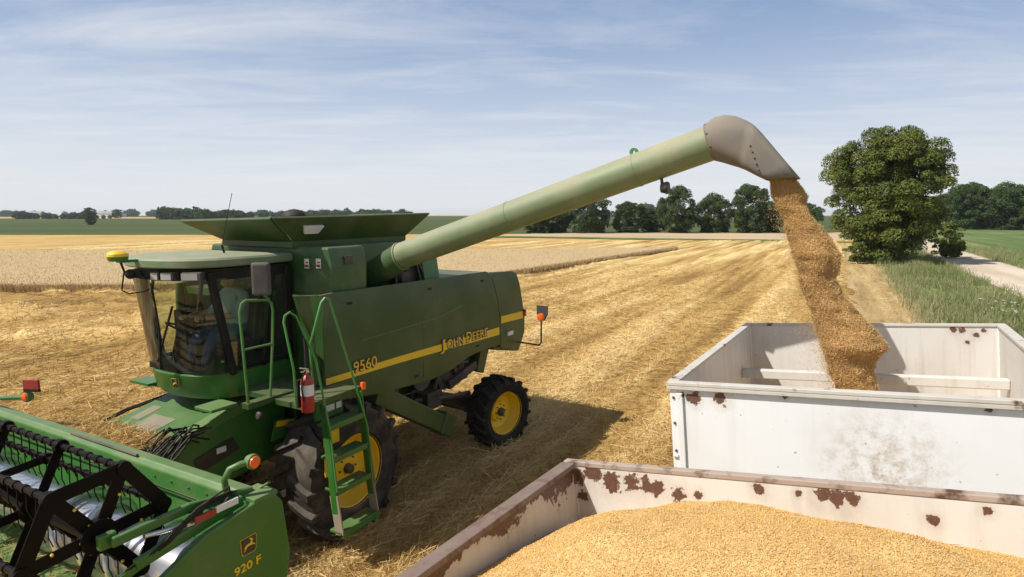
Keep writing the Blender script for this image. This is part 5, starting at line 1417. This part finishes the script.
heap('grain_heap', 'low pile of grain building under the stream inside the white wagon', M2, 2.594, 0.0, 3.4, lambda x, y: max(1.77, h2(x, y)), 0)

# falling stream: knotted rope of grain (built in the combine frame at x = -1.2)
ctr = [(4.84, 6.72, .15), (4.74, 6.765, .155), (4.59, 6.84, .19), (4.50, 6.845, .155), (4.40, 6.895, .165), (4.17, 7.015, .215), (3.99, 7.125, .26), (3.82, 7.13, .23), (3.75, 7.12, .21), (3.53, 7.20, .23), (3.28, 7.365, .285), (3.08, 7.475, .325), (2.88, 7.485, .245), (2.65, 7.55, .20), (2.2, 7.6, .19)]
m = MB(); n = 40; rings = []
zs = np.linspace(4.78, 2.25, 90); cz = np.array([c[0] for c in ctr])[::-1]; cyy = np.array([c[1] for c in ctr])[::-1]; crr = np.array([c[2] for c in ctr])[::-1]
def stream_r(z, a): 
    r = np.interp(z, cz, crr)
    return r * (0.84 + .34 * (vnoise(np.array([z * 5.5 + 40]), np.array([math.cos(a) * 1.6 + 5]))[0] - .3) + .18 * (vnoise(np.array([z * 15]), np.array([math.sin(a) * 3 + a + 9]))[0] - .5))
for z in zs:
    rg = []
    for j in range(n):
        a = 2 * math.pi * j / n; r = float(stream_r(z, a)) * .92
        rg.append(tuple(c2w((-1.2 + r * .62 * math.sin(a), float(np.interp(z, cz, cyy)) + r * math.cos(a), z))))
    rings.append(rg)
ringloft(m, rings)
st_ = m.build('grain_stream', 'stream_core', None, True, auto=180)
tag(st_, 'thick stream of brown grain falling from the auger spout into the white wagon', 'grain', kind='stuff')
n = 95000
z = rng.uniform(2.25, 4.78, n); a = rng.uniform(0, 2 * math.pi, n); r0 = np.interp(z, cz, crr)
k = 0.77 + .34 * (vnoise(z * 5.5 + 40, np.cos(a) * 1.6 + 5) - .3) + .18 * (vnoise(z * 15, np.sin(a) * 3 + a + 9) - .5)
wis = np.clip(.35 - .65 * np.cos(a), 0.05, 1)
r = r0 * (k + np.abs(rng.normal(0, .05, n)) + (rng.random(n) < .16 * wis * np.clip((4.72 - z) / .8, 0, 1)) * rng.exponential(.28, n))
yy = np.interp(z, cz, cyy) + r * np.cos(a) - (rng.random(n) < .10 * np.clip((4.7 - z) / .9, 0, 1)) * rng.exponential(.07, n); xx = -1.2 + r * .62 * np.sin(a)
th_ = CR; P = np.stack([CO[0] + xx * math.cos(th_) - yy * math.sin(th_), CO[1] + xx * math.sin(th_) + yy * math.cos(th_), z], 1)
o = grains('flying_grains', P, .0062, 'grain_falling'); o.parent = st_

# ------------------------------------------------------------------ summer haze over the fields
m = MB(); m.b6(-3200, 3200, -500, 3200, -1.2, 19.0)
hzo = m.build('haze', 'glass'); hzo['kind'] = 'stuff'
hzo['label'] = 'pale summer haze hanging over the fields'; hzo['category'] = 'haze'
hm = bpy.data.materials.new('haze'); hm.use_nodes = True; ht = hm.node_tree; ht.nodes.clear()
pv = ht.nodes.new('ShaderNodeVolumePrincipled'); pv.inputs['Color'].default_value = (0.86, 0.91, 1.0, 1); pv.inputs['Density'].default_value = 0.00013; pv.inputs['Anisotropy'].default_value = 0.2
om = ht.nodes.new('ShaderNodeOutputMaterial'); ht.links.new(pv.outputs[0], om.inputs['Volume'])
hzo.data.materials.clear(); hzo.data.materials.append(hm)
scene.cycles.volume_bounces = 0
